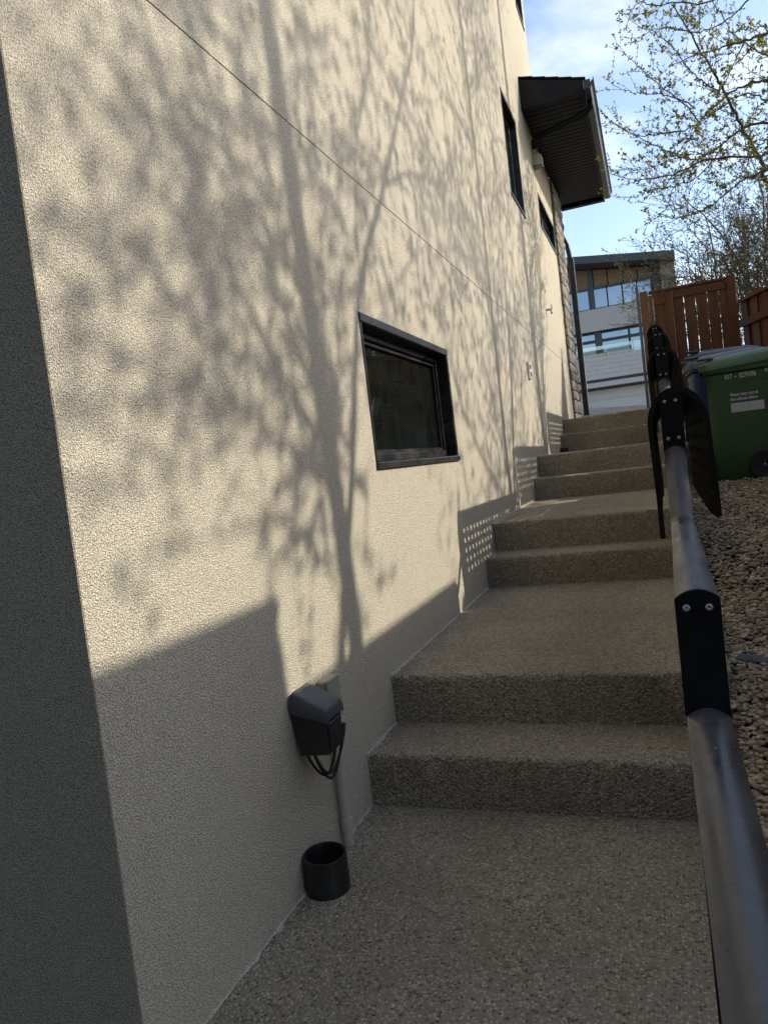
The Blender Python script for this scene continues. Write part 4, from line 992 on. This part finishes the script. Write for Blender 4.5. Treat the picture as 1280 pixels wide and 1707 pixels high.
# tree whose twigs hang into the top right of the view: limbs traced from a trunk beyond the right edge
def view_tree():
    T = Tree(21); base = Vector((3.1, 9.4, gravel_z(9.4))); top = Vector((3.0, 9.3, 7.6))
    T.limb([base, (3.12, 9.42, 1.2), (3.02, 9.3, 3.0), (3.08, 9.35, 5.0), top], 0.14, 0.05, 10)
    Zs = 3.557
    def P(zx, zy, Y): return at(1000 + zx / Zs, zy / Zs, Y)
    limbs = [
        (9.0, [(1010, 1080), (960, 960), (880, 820), (800, 680), (720, 520), (640, 380), (540, 210), (430, 30)], .034, .007, 2.2),
        (8.6, [(1060, 180), (996, 195), (860, 240), (700, 285), (560, 330), (420, 390)], .026, .004, 3.3),
        (8.9, [(1060, 470), (960, 485), (860, 505), (750, 565), (640, 660), (560, 740), (400, 790), (230, 800), (110, 755), (10, 665)], .022, .003, 2.8),
        (9.3, [(1060, 740), (900, 740), (800, 790), (720, 860), (640, 910), (540, 945), (420, 905), (300, 850), (180, 790), (60, 715)], .022, .003, 2.5),
        (8.4, [(1060, 890), (950, 930), (820, 930), (640, 945), (520, 995), (400, 1040), (250, 1065), (150, 1060), (40, 1015)], .020, .003, 2.2),
        (8.7, [(1060, 1010), (900, 1045), (780, 1120), (680, 1200), (600, 1250), (480, 1285), (400, 1290)], .017, .003, 1.9),
        (8.9, [(720, 870), (660, 960), (560, 1060), (440, 1110), (410, 1190), (370, 1260), (270, 1330)], .010, .0025, None),
        (8.8, [(600, 740), (540, 660), (440, 570), (330, 490), (240, 400), (160, 330), (70, 210)], .010, .0025, None),
        (9.0, [(560, 640), (480, 590), (380, 565), (250, 555), (130, 530), (15, 455)], .009, .0025, None),
        (9.2, [(860, 240), (800, 360), (740, 480), (700, 560)], .010, .004, None),
        (8.7, [(700, 550), (600, 480), (500, 380), (420, 270), (310, 170), (270, 80)], .010, .0025, None),
        (9.1, [(900, -40), (820, 60), (700, 150), (560, 190), (420, 160), (300, 180), (210, 245)], .012, .003, None),
        (8.8, [(760, -40), (600, 20), (480, 10), (330, 30), (230, 10), (180, 80), (150, 180)], .012, .003, None),
        (9.3, [(1040, 330), (900, 280), (790, 200), (700, 60), (640, -40)], .015, .005, 3.6),
        (8.6, [(1040, 600), (900, 560), (800, 580), (700, 650), (600, 730), (500, 860), (440, 920)], .013, .003, 3.0),
        (9.0, [(640, 950), (560, 900), (500, 920), (390, 960), (240, 1010), (120, 1000)], .007, .0025, None),
        (8.5, [(430, 1110), (330, 1120), (240, 1150), (160, 1190)], .006, .0025, None),
        (9.2, [(1000, 820), (900, 900), (860, 1000), (780, 1080), (700, 1100)], .010, .003, None),
    ]
    R = T.r
    for (Y, pts, r0, r1, za) in limbs:
        path = [P(x, y, Y + 0.25 * math.sin(x * 0.01)) for x, y in pts]
        if za is not None: path = [Vector((3.05, 9.33, za)), (Vector((3.05, 9.33, za)) + path[0]) * 0.5 + Vector((0, 0, 0.1))] + path
        out, rad = T.limb(path, r0 * 0.8, r1 * 0.85, 6, 0.006, 5)
        # side twigs
        acc = 0.0
        for i in range(2, len(out) - 1):
            acc += (out[i + 1] - out[i]).length
            while acc > 0.10:
                acc -= 0.10
                d = (out[i + 1] - out[i]).normalized(); ax = d.cross(Vector((R.gauss(0, 1), R.gauss(0, 1), R.gauss(0, 1)))).normalized()
                nd = d * 0.75 + ax * 0.7 + Vector((0, 0, 0.15))
                big = rad[i] > 0.007
                T.grow(out[i], nd, R.uniform(0.18, 0.75 if big else 0.45), max(0.0022, rad[i] * 0.33), 2 if big and R.random() < .55 else 3, 3, 0.75, 0.10, 0.55, 3, 0.055, 0.034, 3, 0.07, 0.0018)
        T.leaves_along(out[len(out) // 3:], 0.08, 0.036, 3)
    T.build('budding_tree', base, 'tall tree with yellow-green spring buds reaching in over the carts', M['bark'], M['leaf'])
view_tree()

# trees beyond the fence, out of frame to the right, that throw the dappled shade on the wall
def trunk_tree():
    T = Tree(5); X = 3.1; dX = X - WX; yb = 2.13 + 0.55 * dX; base = Vector((X, yb, -0.6)); zo = 0.70 * dX
    f = lambda y, z, dx=0.0: Vector((X + dx, y + 0.55 * (dX + dx), z + 0.70 * (dX + dx)))     # point whose shadow falls at (y, z) on the wall
    T.limb([base, (X, yb, 1.2), f(2.16, -0.5), f(2.13, 0.3), f(2.10, 1.0), f(2.06, 1.6), f(2.0, 2.6), f(1.9, 4.0)], 0.062, 0.040, 10)
    R = T.r; subs = []
    for pts, r0, r1 in (
        ([f(2.13, 0.20), f(1.93, 0.52, .1), f(1.70, 0.95, .2), f(1.55, 1.5, .2), f(1.35, 2.4, .1)], .017, .006),
        ([f(2.13, 0.10), f(1.92, 0.28, -.1), f(1.62, 0.62, -.2), f(1.42, 1.1, -.2), f(1.3, 1.9, -.2)], .012, .005),
        ([f(2.12, 0.45), f(1.96, 0.85, .2), f(1.84, 1.3, .3), f(1.70, 2.2, .3)], .014, .005),
        ([f(2.14, 0.05), f(2.26, 0.30), f(2.36, 0.65, .1), f(2.42, 1.2, .2)], .010, .004),
        ([f(2.10, 0.80), f(2.22, 1.2, .1), f(2.34, 1.8, .2), f(2.5, 2.8, .2)], .011, .004),
        ([f(2.12, 0.60), f(1.7, 0.66, .3), f(1.35, 0.50, .5), f(1.10, 0.55, .6)], .009, .004),
        ([f(2.14, -0.05), f(1.85, 0.10, -.3), f(1.5, 0.22, -.4), f(1.15, 0.20, -.5)], .010, .004)):
        out, rad = T.limb(pts, r0, r1, 7); subs.append(out)
    for o_ in subs:
        for i in range(2, len(o_), 1):
            if R.random() < .6:
                d = Vector((R.gauss(0, .8), R.gauss(-.15, .8), R.gauss(0.1, .7)))
                T.grow(o_[i], d, R.uniform(.3, .85), R.uniform(.004, .006), 2, 3, 0.75, 0.03, 0.6, 3, 0.085, 0.035, 3, 0.10, 0.0016)
    for k in range(36):
        z = zo + R.uniform(-0.35, 3.8); d = Vector((R.uniform(-.9, .9), R.choice([-1, -1, 1]) * R.uniform(.3, 1.0), R.uniform(-.1, 0.7)))
        T.grow((X, yb, z), d, R.uniform(0.9, 1.8), R.uniform(.005, .008), 1, 3, 0.75, 0.04, 0.6, 4, 0.095, 0.037, 4, 0.12, 0.0020)
    for k in range(34):       # outer twigs towards the street side and the lower landing
        q = f(R.uniform(1.0, 2.7), R.uniform(-.25, 1.7), R.uniform(-.5, .6)); st = f(2.13, q.z - zo - R.uniform(.0, .3))
        out, _ = T.limb([st, (st + q) * .5 + Vector((R.uniform(-.1, .1), 0, R.uniform(-.1, .1))), q], .006, .002, 5)
        T.leaves_along(out[3:], 0.06, 0.042, 4)
        for i in range(4, len(out), 2): T.grow(out[i], Vector((R.gauss(0, 1), R.gauss(0, 1), R.gauss(0, 1))), R.uniform(.15, .4), .0025, 3, 3, .7, 0, .6, 3, .06, .042, 4, .08, .0015)
    T.build('yard_tree', base, 'slim tall tree behind the fence beside the lower landing', M['bark2'], M['leaf2'])
trunk_tree()
def sapling():
    T = Tree(9); X = 2.75; dX = X - WX; f = lambda y, z: Vector((X, y + 0.55 * dX, z + 0.70 * dX))
    base = Vector((X, f(1.7, 0).y - 0.1, gravel_z(3.7)))
    main = [base, f(1.95, -0.9), f(2.30, 0.0), f(2.594, 0.693), f(3.03, 1.21), f(3.45, 1.75), f(3.887, 2.357), f(4.1, 3.4)]
    out, rad = T.limb(main, 0.030, 0.008, 8)
    out2, _ = T.limb([f(3.03, 1.21), f(3.5, 1.42), f(4.2, 1.60), f(4.75, 1.99)], 0.014, 0.006, 6)
    out3, _ = T.limb([f(2.594, 0.693), f(2.70, 1.2), f(3.0, 1.7), f(3.2, 2.3), f(3.55, 3.0)], 0.010, 0.005, 6)
    out4, _ = T.limb([f(3.2, 0.9), f(3.7, 1.1), f(4.0, 0.75), f(3.6, 0.3)], 0.006, 0.003, 5)
    R = T.r
    for o_, st in ((out, 8), (out2, 2), (out3, 3), (out4, 2), (out, 12), (out3, 4)):
        for i in range(st, len(o_), 2):
            d = Vector((R.gauss(0, .6), R.gauss(0.1, .7), R.gauss(-.1, .6)))
            T.grow(o_[i], d, R.uniform(.3, .95), .0042, 2, 3, 0.8, -0.03, 0.6, 3, 0.07, 0.036, 4, 0.08, 0.0016)
    T.build('sapling', base, 'thin leaning sapling behind the fence panel', M['bark2'], M['leaf2'])
sapling()
def mid_tree():
    T = Tree(31); X = 3.5; base = Vector((X, 7.6, -0.45))
    T.limb([base, (X, 7.62, 1.5), (X - 0.05, 7.55, 3.2), (X, 7.65, 5.0), (X, 7.6, 7.5)], 0.075, 0.02, 8)
    T.limb([(X, 7.6, 2.6), (X - .2, 8.0, 3.6), (X - .1, 8.3, 4.8), (X, 8.5, 6.4)], 0.035, 0.012, 6)
    R = T.r
    for k in range(120):
        z = R.uniform(2.2, 8.0); an = R.uniform(0, 6.28)
        d = Vector((math.cos(an) * .6, math.sin(an), R.uniform(-.15, 0.7)))
        T.grow((X, 7.62, z), d, R.uniform(0.9, 2.3), R.uniform(.007, .012), 1, 3, 0.72, 0.03, 0.6, 4, 0.085, 0.040, 3, 0.12, 0.0016)
    T.build('yard_tree', base, 'bushy budding tree behind the slanting fence panel', M['bark2'], M['leaf2'])
mid_tree()
# twiggy shrubs behind the gate
for k, (x, y, hgt, seed, lab) in enumerate([(1.85, 13.8, 4.7, 41, 'bare twiggy tree directly behind the cedar gate'), (2.5, 12.8, 4.9, 42, 'bare twiggy tree behind the gate, at the right edge'), (3.4, 15.0, 6.2, 43, 'taller twiggy tree farther behind the slanting fence'), (3.7, 17.0, 5.6, 44, 'twiggy tree between the far house and the gate')]):
    T = Tree(seed); R = T.r; base = Vector((x, y, 0.0 if y > 13 else -0.1))
    for q in range(12 if k < 3 else 7):
        an = R.uniform(0, 6.28); lean = R.uniform(.15, .75)
        d = Vector((math.cos(an) * lean * .8, math.sin(an) * lean * .8, 1.0))
        T.grow(base + Vector((math.cos(an) * .12, math.sin(an) * .12, 0)), d, hgt * R.uniform(.6, .9), R.uniform(.018, .032), 0, 3, 0.62, 0.05, 0.5, 7, 0.10, 0.034, 2, 0.22, 0.0030)
    T.build('twiggy_tree', base, lab, M['bark2'], M['leaf2'], 'twiggy trees behind the gate')

# dry leaves and twig bits caught in the gravel and on the landings
def litter():
    R = random.Random(77); mb = MB()
    spots = [(R.uniform(SX1, 0.6), R.uniform(1.2, 6.0)) for _ in range(70)]
    for (x, y) in spots:
        z = gravel_z(y) + 0.020; a = R.uniform(0, 6.28); L_ = R.uniform(.012, .03); w = L_ * R.uniform(.2, .4)
        c, s_ = math.cos(a), math.sin(a)
        P = lambda u, v, h: (x + u * c - v * s_, y + u * s_ + v * c, z + h)
        mb.add([P(-L_, 0, .002), P(0, w, R.uniform(0, .006)), P(L_, 0, .003), P(0, -w, R.uniform(0, .006))], [(0, 1, 2, 3)])
    for _ in range(34):
        k = R.randrange(-1, 4); y0, z0 = (1.0, Z0) if k < 0 else (SY[k], SZ[k]); y1 = SY[k + 1]
        x = R.choice([WX + R.uniform(.015, .10), R.uniform(-.9, .02)]); y = y0 + (y1 - y0) * R.uniform(.3, .97); a = R.uniform(0, 6.28); L_ = R.uniform(.005, .013); w = L_ * R.uniform(.15, .4)
        c, s_ = math.cos(a), math.sin(a); P = lambda u, v, h: (x + u * c - v * s_, y + u * s_ + v * c, z0 + .003 + h)
        mb.add([P(-L_, 0, 0), P(0, w, .003), P(L_, 0, 0), P(0, -w, .003)], [(0, 1, 2, 3)])
    tag(mb.build('leaf_litter', M['dryleaf']), 'dry leaf bits lying on the gravel and landings', 'leaf litter', kind='stuff')
litter()
